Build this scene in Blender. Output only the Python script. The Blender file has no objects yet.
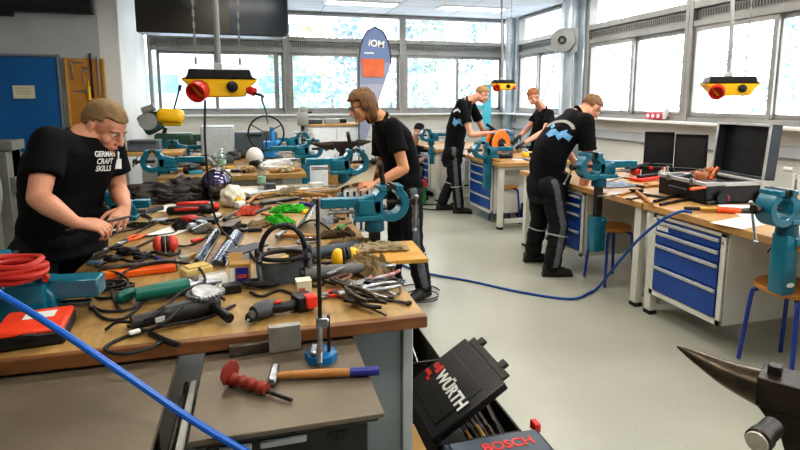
import bpy, bmesh, math, random
from mathutils import Vector, Matrix, Euler, noise
from mathutils.bvhtree import BVHTree
S = bpy.context.scene
COL = S.collection
PI = math.pi
V = Vector
rnd = random.Random(7)
# ---------------------------------------------------------------- camera geometry (metres)
FL, CX, CY, HC = 533.0, 400.0, 175.0, 1.62
PITCH = math.atan(75/FL); YAW = math.atan(145/(FL/math.cos(PITCH)))
FW = V((math.sin(YAW)*math.cos(PITCH), math.cos(YAW)*math.cos(PITCH), -math.sin(PITCH)))
RT = V((math.cos(YAW), -math.sin(YAW), 0)); UP = RT.cross(FW)
def ray(x, y): return FW*FL + RT*(x-CX) - UP*(y-CY)
def atz(x, y, z):
    r = ray(x, y); t = (z-HC)/r.z; return V((r.x*t, r.y*t, z))
def aty(x, y, Y):
    r = ray(x, y); t = Y/r.y; return V((r.x*t, Y, HC+r.z*t))
def atx(x, y, X):
    r = ray(x, y); t = X/r.x; return V((X, r.y*t, HC+r.z*t))
cam = bpy.data.cameras.new('camera'); co = bpy.data.objects.new('camera', cam); COL.objects.link(co)
cam.sensor_width = 36; cam.lens = 36*FL/800; cam.shift_y = -50/800; cam.clip_start = .05; cam.clip_end = 300
co.matrix_world = Matrix.Translation((0, 0, HC)) @ Matrix((RT, UP, -FW)).transposed().to_4x4()
S.camera = co
# ---------------------------------------------------------------- materials
def C(h):
    h = h.lstrip('#'); o = []
    for i in (0, 2, 4):
        c = int(h[i:i+2], 16)/255; o.append(c/12.92 if c <= .04045 else ((c+.055)/1.055)**2.4)
    return (*o, 1)
MATS = {}
def M(name, col, rough=.5, metal=0, var=None, scale=12, bump=0, bscale=60, spec=.5, detail=4, stretch=None, coat=0, emit=0, alpha=1, trans=0, lo=.35, hi=.65):
    if name in MATS: return MATS[name]
    m = bpy.data.materials.new(name); m.use_nodes = True; nt = m.node_tree; b = nt.nodes['Principled BSDF']
    b.inputs['Base Color'].default_value = C(col); b.inputs['Roughness'].default_value = rough
    b.inputs['Metallic'].default_value = metal; b.inputs['Specular IOR Level'].default_value = spec
    b.inputs['Coat Weight'].default_value = coat; b.inputs['Alpha'].default_value = alpha
    b.inputs['Transmission Weight'].default_value = trans
    if emit:
        b.inputs['Emission Color'].default_value = C(col); b.inputs['Emission Strength'].default_value = emit
    tc = nt.nodes.new('ShaderNodeTexCoord'); mp = nt.nodes.new('ShaderNodeMapping')
    nt.links.new(tc.outputs['Object'], mp.inputs['Vector'])
    if stretch: mp.inputs['Scale'].default_value = stretch
    n = nt.nodes.new('ShaderNodeTexNoise'); n.inputs['Scale'].default_value = scale; n.inputs['Detail'].default_value = detail
    nt.links.new(mp.outputs[0], n.inputs['Vector'])
    r = nt.nodes.new('ShaderNodeValToRGB'); r.color_ramp.elements[0].position = lo; r.color_ramp.elements[1].position = hi
    c0 = C(col); c1 = C(var) if var else tuple(min(1, v*1.12) for v in c0[:3])+(1,)
    r.color_ramp.elements[0].color = c0; r.color_ramp.elements[1].color = c1
    nt.links.new(n.outputs[0], r.inputs[0]); nt.links.new(r.outputs[0], b.inputs['Base Color'])
    if bump:
        n2 = nt.nodes.new('ShaderNodeTexNoise'); n2.inputs['Scale'].default_value = bscale; n2.inputs['Detail'].default_value = 6
        nt.links.new(mp.outputs[0], n2.inputs['Vector'])
        bp = nt.nodes.new('ShaderNodeBump'); bp.inputs['Strength'].default_value = bump; bp.inputs['Distance'].default_value = .01
        nt.links.new(n2.outputs[0], bp.inputs['Height']); nt.links.new(bp.outputs[0], b.inputs['Normal'])
    MATS[name] = m; return m
def glass_mat(name, tint=(1, 1, 1, 1), gl=.06):
    m = bpy.data.materials.new(name); m.use_nodes = True; nt = m.node_tree; nt.nodes.clear()
    o = nt.nodes.new('ShaderNodeOutputMaterial'); mx = nt.nodes.new('ShaderNodeMixShader'); t = nt.nodes.new('ShaderNodeBsdfTransparent')
    g = nt.nodes.new('ShaderNodeBsdfGlossy'); g.inputs['Roughness'].default_value = .03; t.inputs[0].default_value = tint
    mx.inputs[0].default_value = gl
    nt.links.new(t.outputs[0], mx.inputs[1]); nt.links.new(g.outputs[0], mx.inputs[2]); nt.links.new(mx.outputs[0], o.inputs[0])
    MATS[name] = m; return m
glass = glass_mat('window_glass'); clearp = glass_mat('clear_plastic', (.82, .9, .92, 1), .16); visorg = glass_mat('clear_visor', (.75, .8, .85, 1), .3)
teal = M('teal_enamel', '#0b6379', .3, 0, '#0e768d', 8, .05, 40, coat=.4)
teald = M('dark_teal_enamel', '#0a4c60', .35, 0, '#0d5c70', 8)
steel = M('bright_steel', '#b9bcbe', .3, .9, '#8c8f92', 25)
dsteel = M('dark_steel', '#55524e', .42, .8, '#35322f', 18, .1)
dirty = M('brown_steel', '#6b6156', .45, .6, '#453c34', 20, .15)
black = M('black_plastic', '#101113', .45, 0, '#1a1b1e', 20)
blackg = M('black_gloss', '#0a0b0d', .18, 0, '#121417', 6, coat=.5)
rubber = M('black_rubber', '#151515', .65, 0, '#222222', 30)
dgrey = M('dark_grey_plastic', '#3a3d40', .5, 0, '#4a4d50', 20)
mgrey = M('mid_grey_paint', '#8b8e8c', .45, 0, '#9a9d9a', 5)
lgrey = M('light_grey_paint', '#b9bab4', .4, 0, '#c9cac5', 4)
cream = M('cream_white_paint', '#d2d0c6', .4, 0, '#dddbd2', 4)
white = M('white_paint', '#e6e6e2', .5, 0, '#f0f0ee', 4)
paper = M('white_paper', '#ecebe6', .8, 0, '#dcdad4', 6)
blue = M('drawer_blue', '#0f4291', .38, 0, '#164c9e', 3, coat=.2)
bluew = M('pneumatic_blue', '#0e5bb5', .35, 0, '#1565c4', 9)
stoolb = M('stool_blue_enamel', '#16348c', .3, 0, '#1c3f9e', 8, coat=.3)
red = M('signal_red', '#c32a20', .4, 0, '#d8392a', 14)
orange = M('orange_plastic', '#e0501c', .4, 0, '#f56a2e', 10)
yellow = M('machine_yellow', '#f2b705', .38, 0, '#f7c51b', 8, coat=.2)
gloveg = M('green_glove_fabric', '#3fbf2e', .8, 0, '#55d63f', 20, .3)
leather = M('pale_leather', '#b59c74', .85, 0, '#8e7652', 14, .5, 40)
ragm = M('cream_cloth', '#d3c5a6', .9, 0, '#b5a482', 14, .5, 40)
jacketm = M('dark_jacket_fabric', '#2c2726', .6, 0, '#3d3634', 14, .5, 30)
purple = M('dark_blue_paint', '#26297e', .4, 0, '#2d3190', 9)
cardb = M('cardboard', '#b58f55', .8, 0, '#a37d47', 9)
sponge = M('yellow_sponge', '#d8c07c', .8, 0, '#cbb06a', 12, .3, 80)
woodh = M('handle_wood', '#c08a48', .5, 0, '#a66f34', 8, .1, 30, stretch=(1, 6, 6))
woodp = M('pale_pine', '#c9a064', .55, 0, '#b88c50', 6, .05, 30, stretch=(1, 8, 8))
seatw = M('beech_seat', '#c3873f', .45, 0, '#b27636', 6, stretch=(1, 7, 1))
alu = M('window_aluminium', '#8f8d88', .4, .35, '#9e9c96', 3)
aludk = M('dark_window_gasket', '#3c3b39', .5, 0, '#4a4946', 3)
silver = M('silver_lagging', '#b8c2c8', .28, .5, '#d0d8dc', 3)
def wood_top(name, c0, c1, c2, rot):
    m = bpy.data.materials.new(name); m.use_nodes = True; nt = m.node_tree; b = nt.nodes['Principled BSDF']
    tc = nt.nodes.new('ShaderNodeTexCoord'); mp = nt.nodes.new('ShaderNodeMapping'); nt.links.new(tc.outputs['Object'], mp.inputs[0])
    mp.inputs['Scale'].default_value = (1, 9, 9) if rot else (9, 1, 9)
    n = nt.nodes.new('ShaderNodeTexNoise'); n.inputs['Scale'].default_value = 4; n.inputs['Detail'].default_value = 8; nt.links.new(mp.outputs[0], n.inputs[0])
    r = nt.nodes.new('ShaderNodeValToRGB'); r.color_ramp.elements[0].color = C(c0); r.color_ramp.elements[1].color = C(c1)
    r.color_ramp.elements[0].position = .3; r.color_ramp.elements[1].position = .7; nt.links.new(n.outputs[0], r.inputs[0])
    n2 = nt.nodes.new('ShaderNodeTexNoise'); n2.inputs['Scale'].default_value = 3.2; n2.inputs['Detail'].default_value = 7; n2.inputs['Roughness'].default_value = .7
    nt.links.new(tc.outputs['Object'], n2.inputs[0])
    r2 = nt.nodes.new('ShaderNodeValToRGB'); r2.color_ramp.elements[0].position = .36; r2.color_ramp.elements[1].position = .56
    r2.color_ramp.elements[0].color = (1, 1, 1, 1); r2.color_ramp.elements[1].color = (0, 0, 0, 1); nt.links.new(n2.outputs[0], r2.inputs[0])
    mx = nt.nodes.new('ShaderNodeMix'); mx.data_type = 'RGBA'
    nt.links.new(r2.outputs[0], mx.inputs[0]); nt.links.new(r.outputs[0], mx.inputs[6]); mx.inputs[7].default_value = C(c2)
    nt.links.new(mx.outputs[2], b.inputs['Base Color']); b.inputs['Roughness'].default_value = .42
    bp = nt.nodes.new('ShaderNodeBump'); bp.inputs['Strength'].default_value = .15; bp.inputs['Distance'].default_value = .004
    nt.links.new(n.outputs[0], bp.inputs['Height']); nt.links.new(bp.outputs[0], b.inputs['Normal']); MATS[name] = m; return m
benchwood = wood_top('worn_bench_wood', '#b6955c', '#9c7a44', '#6f5634', False)
benchedge = wood_top('bench_edge_wood', '#8a5c34', '#6f4526', '#573720', True)
tablewood = wood_top('table_wood', '#c79a60', '#b5864d', '#a98559', False)
def plate_mat():
    m = M('worn_steel_plate', '#655c4c', .42, .35, '#7d7261', 3.5, .12, 25, detail=10, lo=.3, hi=.7); return m
plate = plate_mat()
def floor_mat():
    m = bpy.data.materials.new('speckled_floor'); m.use_nodes = True; nt = m.node_tree; b = nt.nodes['Principled BSDF']
    tc = nt.nodes.new('ShaderNodeTexCoord')
    n = nt.nodes.new('ShaderNodeTexNoise'); n.inputs['Scale'].default_value = 1.1; n.inputs['Detail'].default_value = 6; nt.links.new(tc.outputs['Object'], n.inputs[0])
    r = nt.nodes.new('ShaderNodeValToRGB'); r.color_ramp.elements[0].color = C('#a3a395'); r.color_ramp.elements[1].color = C('#b1b1a4')
    r.color_ramp.elements[0].position = .3; r.color_ramp.elements[1].position = .7; nt.links.new(n.outputs[0], r.inputs[0])
    v = nt.nodes.new('ShaderNodeTexVoronoi'); v.inputs['Scale'].default_value = 42; nt.links.new(tc.outputs['Object'], v.inputs[0])
    r2 = nt.nodes.new('ShaderNodeValToRGB'); r2.color_ramp.elements[0].position = .11; r2.color_ramp.elements[1].position = .16
    r2.color_ramp.elements[0].color = (1, 1, 1, 1); r2.color_ramp.elements[1].color = (0, 0, 0, 1); nt.links.new(v.outputs[0], r2.inputs[0])
    wn = nt.nodes.new('ShaderNodeMath'); wn.operation = 'GREATER_THAN'; wn.inputs[1].default_value = .62; nt.links.new(v.outputs['Color'], wn.inputs[0])
    ml = nt.nodes.new('ShaderNodeMath'); ml.operation = 'MULTIPLY'; nt.links.new(r2.outputs[0], ml.inputs[0]); nt.links.new(wn.outputs[0], ml.inputs[1])
    m3 = nt.nodes.new('ShaderNodeMath'); m3.operation = 'MULTIPLY'; m3.inputs[1].default_value = .55; nt.links.new(ml.outputs[0], m3.inputs[0])
    mx = nt.nodes.new('ShaderNodeMix'); mx.data_type = 'RGBA'; nt.links.new(m3.outputs[0], mx.inputs[0]); nt.links.new(r.outputs[0], mx.inputs[6]); mx.inputs[7].default_value = C('#6f6a5e')
    nt.links.new(mx.outputs[2], b.inputs['Base Color']); b.inputs['Roughness'].default_value = .3; b.inputs['Specular IOR Level'].default_value = .4
    MATS['floor'] = m; return m
def tile_mat():
    m = bpy.data.materials.new('ceiling_tiles'); m.use_nodes = True; nt = m.node_tree; b = nt.nodes['Principled BSDF']
    tc = nt.nodes.new('ShaderNodeTexCoord'); br = nt.nodes.new('ShaderNodeTexBrick'); nt.links.new(tc.outputs['Object'], br.inputs[0])
    br.offset = 0; br.inputs['Color1'].default_value = C('#e4e7ea'); br.inputs['Color2'].default_value = C('#eceef0'); br.inputs['Mortar'].default_value = C('#b9bdc2')
    br.inputs['Scale'].default_value = 1; br.inputs['Mortar Size'].default_value = .012; br.inputs['Brick Width'].default_value = 1.2; br.inputs['Row Height'].default_value = .6
    nt.links.new(br.outputs[0], b.inputs['Base Color']); b.inputs['Roughness'].default_value = .8; MATS['tile'] = m; return m
# ---------------------------------------------------------------- mesh builder
def axis_m(p, d):
    d = V(d).normalized(); return Matrix.Translation(p) @ d.to_track_quat('Z', 'Y').to_matrix().to_4x4()
class MB:
    def __init__(s, M0=None): s.bm = bmesh.new(); s.M0 = M0 or Matrix.Identity(4)
    def _new(s, tmp, mat=None, mi=0):
        m = s.M0 @ (mat or Matrix.Identity(4)); tmp.transform(m)
        for f in tmp.faces: f.material_index = mi
        me = bpy.data.meshes.new('t'); tmp.to_mesh(me); tmp.free(); s.bm.from_mesh(me); bpy.data.meshes.remove(me); return s
    def box(s, c, size, rot=(0, 0, 0), bev=.004, seg=1, mi=0, taper=None):
        t = bmesh.new(); bmesh.ops.create_cube(t, size=1)
        for v in t.verts:
            v.co = V((v.co.x*size[0], v.co.y*size[1], v.co.z*size[2]))
            if taper and v.co.z > 0: v.co.x *= taper[0]; v.co.y *= taper[1]
        b = min(bev, min(size)*.45)
        if b > 0: bmesh.ops.bevel(t, geom=t.edges[:], offset=b, segments=seg, affect='EDGES', profile=.5)
        r = rot if isinstance(rot, Matrix) else Euler(rot).to_matrix().to_4x4()
        return s._new(t, Matrix.Translation(c) @ r, mi)
    def cyl(s, p0, p1, r0, r1=None, seg=20, bev=0, mi=0):
        p0, p1 = V(p0), V(p1); r1 = r0 if r1 is None else r1; L = (p1-p0).length
        t = bmesh.new(); bmesh.ops.create_cone(t, cap_ends=True, segments=seg, radius1=max(r0, 1e-4), radius2=max(r1, 1e-4), depth=L)
        if bev:
            es = [e for e in t.edges if len(e.link_faces) == 2 and abs(e.verts[0].co.z-e.verts[1].co.z) < 1e-6]
            bmesh.ops.bevel(t, geom=es, offset=bev, segments=2, affect='EDGES')
        return s._new(t, axis_m((p0+p1)/2, p1-p0), mi)
    def lathe(s, prof, p=(0, 0, 0), d=(0, 0, 1), seg=24, mi=0, cap=True):
        t = bmesh.new(); rings = []
        for r, z in prof:
            rings.append([t.verts.new((r*math.cos(2*PI*i/seg), r*math.sin(2*PI*i/seg), z)) for i in range(seg)])
        for a, b in zip(rings, rings[1:]):
            for i in range(seg): t.faces.new((a[i], a[(i+1) % seg], b[(i+1) % seg], b[i]))
        if cap: t.faces.new(rings[0][::-1]); t.faces.new(rings[-1])
        return s._new(t, axis_m(V(p), d), mi)
    def tube(s, pts, r, seg=10, mi=0, sm=6, closed=False, rfun=None):
        P = smooth_path(pts, sm, closed) if sm > 1 else [V(p) for p in pts]
        t = bmesh.new(); n = len(P); rings = []; up = V((0, 0, 1))
        prev = None
        for i, p in enumerate(P):
            a = P[(i-1) % n] if (i or closed) else P[0]; b = P[(i+1) % n] if (i < n-1 or closed) else P[-1]
            tg = (b-a).normalized()
            if prev is None:
                x = tg.cross(up); x = tg.cross(V((1, 0, 0))) if x.length < .1 else x
            else: x = prev - tg*prev.dot(tg)
            x.normalize(); prev = x; y = tg.cross(x); rr = rfun(i/(n-1)) if rfun else r
            rings.append([t.verts.new(p + x*rr*math.cos(2*PI*k/seg) + y*rr*math.sin(2*PI*k/seg)) for k in range(seg)])
        for a, b in zip(rings, rings[1:] + ([rings[0]] if closed else [])):
            for i in range(seg): t.faces.new((a[i], a[(i+1) % seg], b[(i+1) % seg], b[i]))
        if not closed: t.faces.new(rings[0][::-1]); t.faces.new(rings[-1])
        bmesh.ops.recalc_face_normals(t, faces=t.faces[:]); return s._new(t, None, mi)
    def prism(s, pts, d, mat=None, bev=0, mi=0):
        t = bmesh.new(); n = len(pts)     # outline in XZ, thickness along Y
        a = [t.verts.new((x, -d/2, z)) for x, z in pts]; b = [t.verts.new((x, d/2, z)) for x, z in pts]
        t.faces.new(a); t.faces.new(b[::-1])
        for i in range(n): t.faces.new((a[i], b[i], b[(i+1) % n], a[(i+1) % n]))
        bmesh.ops.recalc_face_normals(t, faces=t.faces[:])
        if bev: bmesh.ops.bevel(t, geom=t.edges[:], offset=bev, segments=1, affect='EDGES')
        return s._new(t, mat, mi)
    def ell(s, c, r, rot=None, sub=3, nz=0, ns=8, seed=0, mi=0, flat=None):
        t = bmesh.new(); bmesh.ops.create_icosphere(t, subdivisions=sub, radius=1)
        for v in t.verts:
            k = 1 + (nz*noise.noise(v.co*ns*.3 + V((seed, seed*2.1, 0))) if nz else 0)
            v.co = V((v.co.x*r[0]*k, v.co.y*r[1]*k, v.co.z*r[2]*k))
            if flat is not None and v.co.z < flat: v.co.z = flat
        m = Matrix.Translation(c)
        if rot is not None: m = m @ (rot if isinstance(rot, Matrix) else Euler(rot).to_matrix().to_4x4())
        return s._new(t, m, mi)
    def quad(s, a, b, c, d, mi=0):
        t = bmesh.new(); t.faces.new([t.verts.new(V(p)) for p in (a, b, c, d)]); return s._new(t, None, mi)
    def grid(s, f, nu, nv, mi=0, thick=0):
        t = bmesh.new(); g = [[t.verts.new(V(f(i/nu, j/nv))) for j in range(nv+1)] for i in range(nu+1)]
        for i in range(nu):
            for j in range(nv): t.faces.new((g[i][j], g[i+1][j], g[i+1][j+1], g[i][j+1]))
        if thick: bmesh.ops.solidify(t, geom=t.faces[:], thickness=thick)
        return s._new(t, None, mi)
    def build(s, name, mat, parent=None, ang=38, loc=None, rot=None):
        bm = s.bm; bm.normal_update(); ca = math.radians(ang)
        for f in bm.faces: f.smooth = True
        for e in bm.edges:
            if len(e.link_faces) == 2:
                try: e.smooth = e.calc_face_angle() < ca
                except ValueError: pass
        me = bpy.data.meshes.new(name); bm.to_mesh(me); bm.free()
        for m in (mat if isinstance(mat, (list, tuple)) else [mat]): me.materials.append(m)
        o = bpy.data.objects.new(name, me); COL.objects.link(o)
        if parent is not None: o.parent = parent
        if loc is not None: o.location = loc
        if rot is not None: o.rotation_euler = rot
        return o
def smooth_path(pts, k, closed=False):
    P = [V(p) for p in pts]; n = len(P); out = []
    if n < 3: return P
    for i in range(n if closed else n-1):
        p1, p2 = P[i], P[(i+1) % n]
        p0 = P[(i-1) % n] if (i > 0 or closed) else p1*2-p2; p3 = P[(i+2) % n] if (i+2 < n or closed) else p2*2-p1
        for j in range(k):
            t = j/k; out.append(.5*((2*p1)+(p2-p0)*t+(2*p0-5*p1+4*p2-p3)*t*t+(3*p1-p0-3*p2+p3)*t**3))
    if not closed: out.append(P[-1])
    return out
def tag(o, label=None, cat=None, group=None, kind=None):
    if label: o['label'] = label
    if cat: o['category'] = cat
    if group: o['group'] = group
    if kind: o['kind'] = kind
    return o
def thing(name, label, cat, loc=(0, 0, 0), rz=0, group=None, scale=1, rot=None):
    o = bpy.data.objects.new(name, None); COL.objects.link(o); o.location = loc; o.rotation_euler = rot or (0, 0, rz)
    o.empty_display_size = .05
    if scale != 1: o.scale = (scale,)*3
    return tag(o, label, cat, group)
def struct(name, mb, mat, parent=None): 
    o = mb.build(name, mat, parent)
    if parent is None: o['kind'] = 'structure'
    return o
def copy_tree(o, parent=None):
    c = o.copy(); COL.objects.link(c)
    if parent is not None: c.parent = parent
    for ch in list(o.children): copy_tree(ch, c)
    return c
def text_mesh(txt, size, bold=.0, mat4=None, sub=0, ext=.0008, align='CENTER', shear=0):
    cu = bpy.data.curves.new('txt', 'FONT'); cu.body = txt; cu.size = size; cu.align_x = align; cu.align_y = 'CENTER'; cu.extrude = ext; cu.offset = bold; cu.shear = shear
    cu.resolution_u = 3; cu.space_line = .95
    o = bpy.data.objects.new('txt', cu); COL.objects.link(o); dg = bpy.context.evaluated_depsgraph_get(); dg.update()
    me = bpy.data.meshes.new_from_object(o.evaluated_get(dg)); bpy.data.objects.remove(o); 
    if mat4: me.transform(mat4)
    return me
def mesh_part(name, me, mat, parent=None):
    me.materials.clear(); me.materials.append(mat); me.name = name
    o = bpy.data.objects.new(name, me); COL.objects.link(o); o.parent = parent; return o
def frame_m(o, x, y):          # matrix with origin o, x axis, y axis
    x = V(x).normalized(); y = V(y); y = (y-x*y.dot(x)).normalized(); z = x.cross(y)
    m = Matrix((x, y, z)).transposed().to_4x4(); m.translation = o; return m
# ================================================================ ROOM SHELL
XR, YB, ZC = 5.0, 10.0, 3.2
XL, YN = -4.2, -2.2
struct('floor', MB().box(((XL+XR)/2+.1, (YN+YB)/2+.1, -.05), (XR-XL+.8, YB-YN+.8, .1), bev=0), floor_mat())
struct('ceiling', MB().box(((XL+XR)/2+.1, (YN+YB)/2+.1, ZC+.05), (XR-XL+.8, YB-YN+.8, .1), bev=0), tile_mat())
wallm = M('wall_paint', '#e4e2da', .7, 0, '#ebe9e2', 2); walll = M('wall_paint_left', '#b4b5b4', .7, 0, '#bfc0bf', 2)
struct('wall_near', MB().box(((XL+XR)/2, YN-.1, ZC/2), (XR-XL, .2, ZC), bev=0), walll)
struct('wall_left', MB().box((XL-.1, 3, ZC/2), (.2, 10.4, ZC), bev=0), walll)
# front-facing wall with the blue board (a recess ends at the pillar)
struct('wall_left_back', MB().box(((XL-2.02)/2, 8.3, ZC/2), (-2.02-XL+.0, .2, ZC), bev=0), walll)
struct('trim_pillar_left', MB().box((-1.89, 9.1, ZC/2), (.26, 1.8, ZC), bev=.01), M('pillar_paint', '#e0dfd9', .6, 0, '#e8e7e1', 2))
# lower and upper wall of the window sides
sillz = 1.34
lw = MB().box((1.55, YB+.1, sillz/2), (7.1, .2, sillz), bev=0); lw.box((1.55, YB+.02, .98), (7.1, .08, .1), bev=.01)
struct('wall_back', lw, wallm)
lw = MB().box((XR+.1, 3.9, sillz/2), (.2, 12.2, sillz), bev=0)
struct('wall_right', lw, wallm)
struct('trim_cable_duct', MB().box((XR-.03, 3.9, 1.12), (.07, 11.8, .12), bev=.01), M('duct', '#c3c6cc', .4, 0, '#cdd0d5', 3))
struct('trim_sill_back', MB().box((1.6, YB-.07, sillz+.012), (6.8, .3, .03)), white)
struct('trim_sill_right', MB().box((XR-.07, 3.9, sillz+.012), (.3, 12, .03)), white)
# ---- windows. local: u along the wall, z up; mapping function to world
def window(idx, f, u0, u1, sashes, zt=3.17):
    def B(mb, ua, ub, za, zb, d0, d1, bev=.004):
        a, b = f(ua, d0), f(ub, d1); c = (V(a)+V(b))/2; sz = (abs(a[0]-b[0]), abs(a[1]-b[1]), zb-za)
        mb.box((c.x, c.y, (za+zb)/2), sz, bev=bev)
    root = thing('window_%d' % idx, None, None, (0, 0, 0)); root['kind'] = 'structure'
    fr = MB()
    B(fr, u0, u0+.06, sillz+.02, zt, -.06, .08); B(fr, u1-.06, u1, sillz+.02, zt, -.06, .08)
    B(fr, u0+.06, u1-.06, zt-.04, zt, -.04, .08); B(fr, u0+.06, u1-.06, 2.665, 2.74, -.06, .08)
    B(fr, u0+.06, u1-.06, 2.46, 2.53, -.05, .08); B(fr, u0+.06, u1-.06, sillz+.02, sillz+.085, -.05, .08)
    B(fr, u0+.06, u1-.06, 2.53, 2.665, .0, .08)
    fr.build('window_frame', alu, root)
    vt = MB(); n = int((u1-u0-.2)/.035)
    B(vt, u0+.1, u1-.1, 2.565, 2.64, -.012, .004, 0); vt.build('vent_grille', M('vent_louvre', '#8a8a84', .5), root)
    vs = MB()
    for i in range(n):
        u = u0+.11+i*.035; B(vs, u, u+.014, 2.57, 2.635, -.016, -.011, 0)
    vs.build('vent_slot', aludk, root)
    for k, (a, b, dd) in enumerate(sashes):
        sf = MB(); z0, z1 = sillz+.085, 2.46; w = .05
        B(sf, a, a+w, z0, z1, dd, dd+.035); B(sf, b-w, b, z0, z1, dd, dd+.035)
        B(sf, a+w, b-w, z0, z0+w, dd, dd+.035); B(sf, a+w, b-w, z1-w, z1, dd, dd+.035)
        o = sf.build('window_sash', alu, root)
        g = MB(); B(g, a+w, b-w, z0+w, z1-w, dd+.014, dd+.018, 0); g.build('window_pane', glass, o)
    g = MB(); B(g, u0+.06, u1-.06, 2.74, zt-.04, .02, .024, 0); g.build('window_pane', glass, root)
bf = lambda u, d: (u, YB+d, 0)
rf = lambda u, d: (XR+d, u, 0)
window(1, bf, -1.72, .57, [(-1.6, -.62, .02), (-.66, .4, -.03), (.38, .53, .02)])
window(2, bf, .57, 2.73, [(.63, 1.9, -.03), (1.86, 2.68, .02)])
window(3, bf, 2.73, 4.86, [(2.79, 3.88, -.03), (3.84, 4.81, .02)])
window(4, rf, 7.98, 9.62, [(8.04, 8.9, .02), (8.86, 9.57, -.03)])
window(5, rf, 5.33, 7.36, [(6.3, 7.31, -.03), (5.39, 6.34, .02)])
window(6, rf, 3.27, 5.33, [(4.22, 5.28, -.03), (3.32, 4.26, .02)])
window(7, rf, 1.21, 3.27, [(2.2, 3.22, -.03), (1.26, 2.24, .02)])
window(8, rf, -.85, 1.21, [(.2, 1.16, -.03), (-.8, .24, .02)])
# columns
def column(name, x, y, r, w):
    mb = MB().cyl((x, y, 0), (x, y, ZC), r, seg=32)
    mb.box((x+.16, y+.0, ZC/2), (.2, w, ZC), bev=.01)
    for z in (.9, 1.9, 2.9): mb.cyl((x, y, z), (x, y, z+.02), r+.006, seg=32)
    struct(name, mb, silver)
column('trim_column_corner', 4.9, 9.86, .11, .3); column('trim_column_right', 4.86, 7.67, .14, .58)
struct('trim_wall_top', MB().box((XR+.12, 3.9, ZC-.015), (.2, 12.2, .03), bev=0).box((1.55, YB+.1, ZC-.015), (7.1, .2, .03), bev=0), alu)
# ceiling lights
lightm = M('light_diffuser', '#ffffff', .5, emit=3.2)
for i, (x, y) in enumerate([(-.2, 8.9), (1.75, 8.9), (3.7, 8.9), (1.75, 6.4), (-.2, 6.4), (3.7, 6.4), (-.2, 3.6), (1.75, 3.6), (3.7, 3.6), (-.2, .8), (1.75, .8), (3.7, .8)]):
    seen = y > 6
    t = thing('ceiling_light', None, None, (x, y, ZC)); t['kind'] = 'structure'
    MB().box((0, 0, -.01), (1.24, .34, .02)).build('light_frame', white, t)
    MB().box((0, 0, -.018), (1.16, .28, .012)).build('diffuser', lightm, t)
    if y < 8:
        L = bpy.data.lights.new('ceiling_lamp', 'AREA'); L.shape = 'RECTANGLE'; L.size = 1.1; L.size_y = .26; L.energy = 15; L.color = (1, .93, .82)
        lo = bpy.data.objects.new('ceiling_lamp', L); COL.objects.link(lo); lo.location = (x, y, ZC-.03)
# radiators under the windows
def radiator(name, label, x0, y0, n, along):
    t = thing(name, label, 'radiator', (x0, y0, 0))
    mb = MB()
    for i in range(n):
        u = i*.06; p = (u, 0, 0) if along == 'x' else (0, u, 0)
        mb.box((p[0], p[1], .58), (.04, .1, .72) if along == 'x' else (.1, .04, .72), bev=.015)
    c = ((n-1)*.03, 0) if along == 'x' else (0, (n-1)*.03)
    for z in (.25, .9): mb.box((c[0], c[1], z), ((n*.06, .06, .05) if along == 'x' else (.06, n*.06, .05)), bev=.01)
    mb.build('radiator_body', cream, t)
    MB().cyl((0, (n-.5)*.06, .97) if along == 'y' else (-.02, 0, .97), (0, (n+1)*.06, .97) if along == 'y' else (-.1, 0, .97), .022).build('valve', white, t)
    for q in (.1, .8):
        u = q*(n-1)*.06; MB().box((u, 0, .11) if along == 'x' else (0, u, .11), (.03, .05, .22)).build('leg', cream, t)
radiator('radiator', 'cream ribbed radiator under the right windows beside the large tool case', 4.86, 1.7, 36, 'y')
radiator('radiator', 'cream ribbed radiator under the first back window behind the grey box', -1.4, 9.83, 18, 'x')
radiator('radiator', 'cream ribbed radiator under the back wall left of the white cabinet', .35, 9.83, 12, 'x')
# ================================================================ OUTSIDE
struct('ground_outside', MB().box((10, 12, -.9), (120, 110, .4), bev=0), M('snow', '#d8dde2', .8, 0, '#e6eaee', 1))
def tree(x, y, h, r, label, seed, leafm, birch=False):
    t = thing('tree', label, 'tree', (x, y, -.7)); R = random.Random(seed)
    tr = MB().tube([(0, 0, 0), (R.uniform(-.1, .1), .05, h*.5), (R.uniform(-.3, .3), 0, h)], .1, rfun=lambda q: .13*(1-q)+.03)
    for k in range(12):
        z = h*R.uniform(.3, .92); a = R.uniform(0, 2*PI); q = r*R.uniform(.5, 1)*(1.15-z/h*.7)
        tr.tube([(0, 0, z), (q*.5*math.cos(a), q*.5*math.sin(a), z+.2*q), (q*math.cos(a), q*math.sin(a), z+.35*q)], .02, seg=5, sm=3, rfun=lambda s: .035*(1-s)+.008)
    tr.build('trunk', M('bark', '#a8a49d', .9, 0, '#c4c0b8', 8, .3), t)
    bm = bmesh.new()
    for k in range(620 if x < 12 else 420):
        a = R.uniform(0, 2*PI); zz = R.uniform(.25, 1.05); rr = r*(1.15-zz*.8)*math.sqrt(R.random())
        p = V((rr*math.cos(a), rr*math.sin(a), zz*h)) + V([R.gauss(0, .15)]*3); s = R.uniform(.04, .12)
        q = Euler((R.uniform(0, 6), R.uniform(0, 6), 0)).to_matrix()
        bm.faces.new([bm.verts.new(p+q@V(c)*s) for c in ((-1, -.6, 0), (1, -.6, 0), (1.1, .6, 0), (-.9, .6, 0))])
    me = bpy.data.meshes.new('crown'); bm.to_mesh(me); bm.free(); me.materials.append(leafm); o = bpy.data.objects.new('crown', me); COL.objects.link(o); o.parent = t
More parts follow.
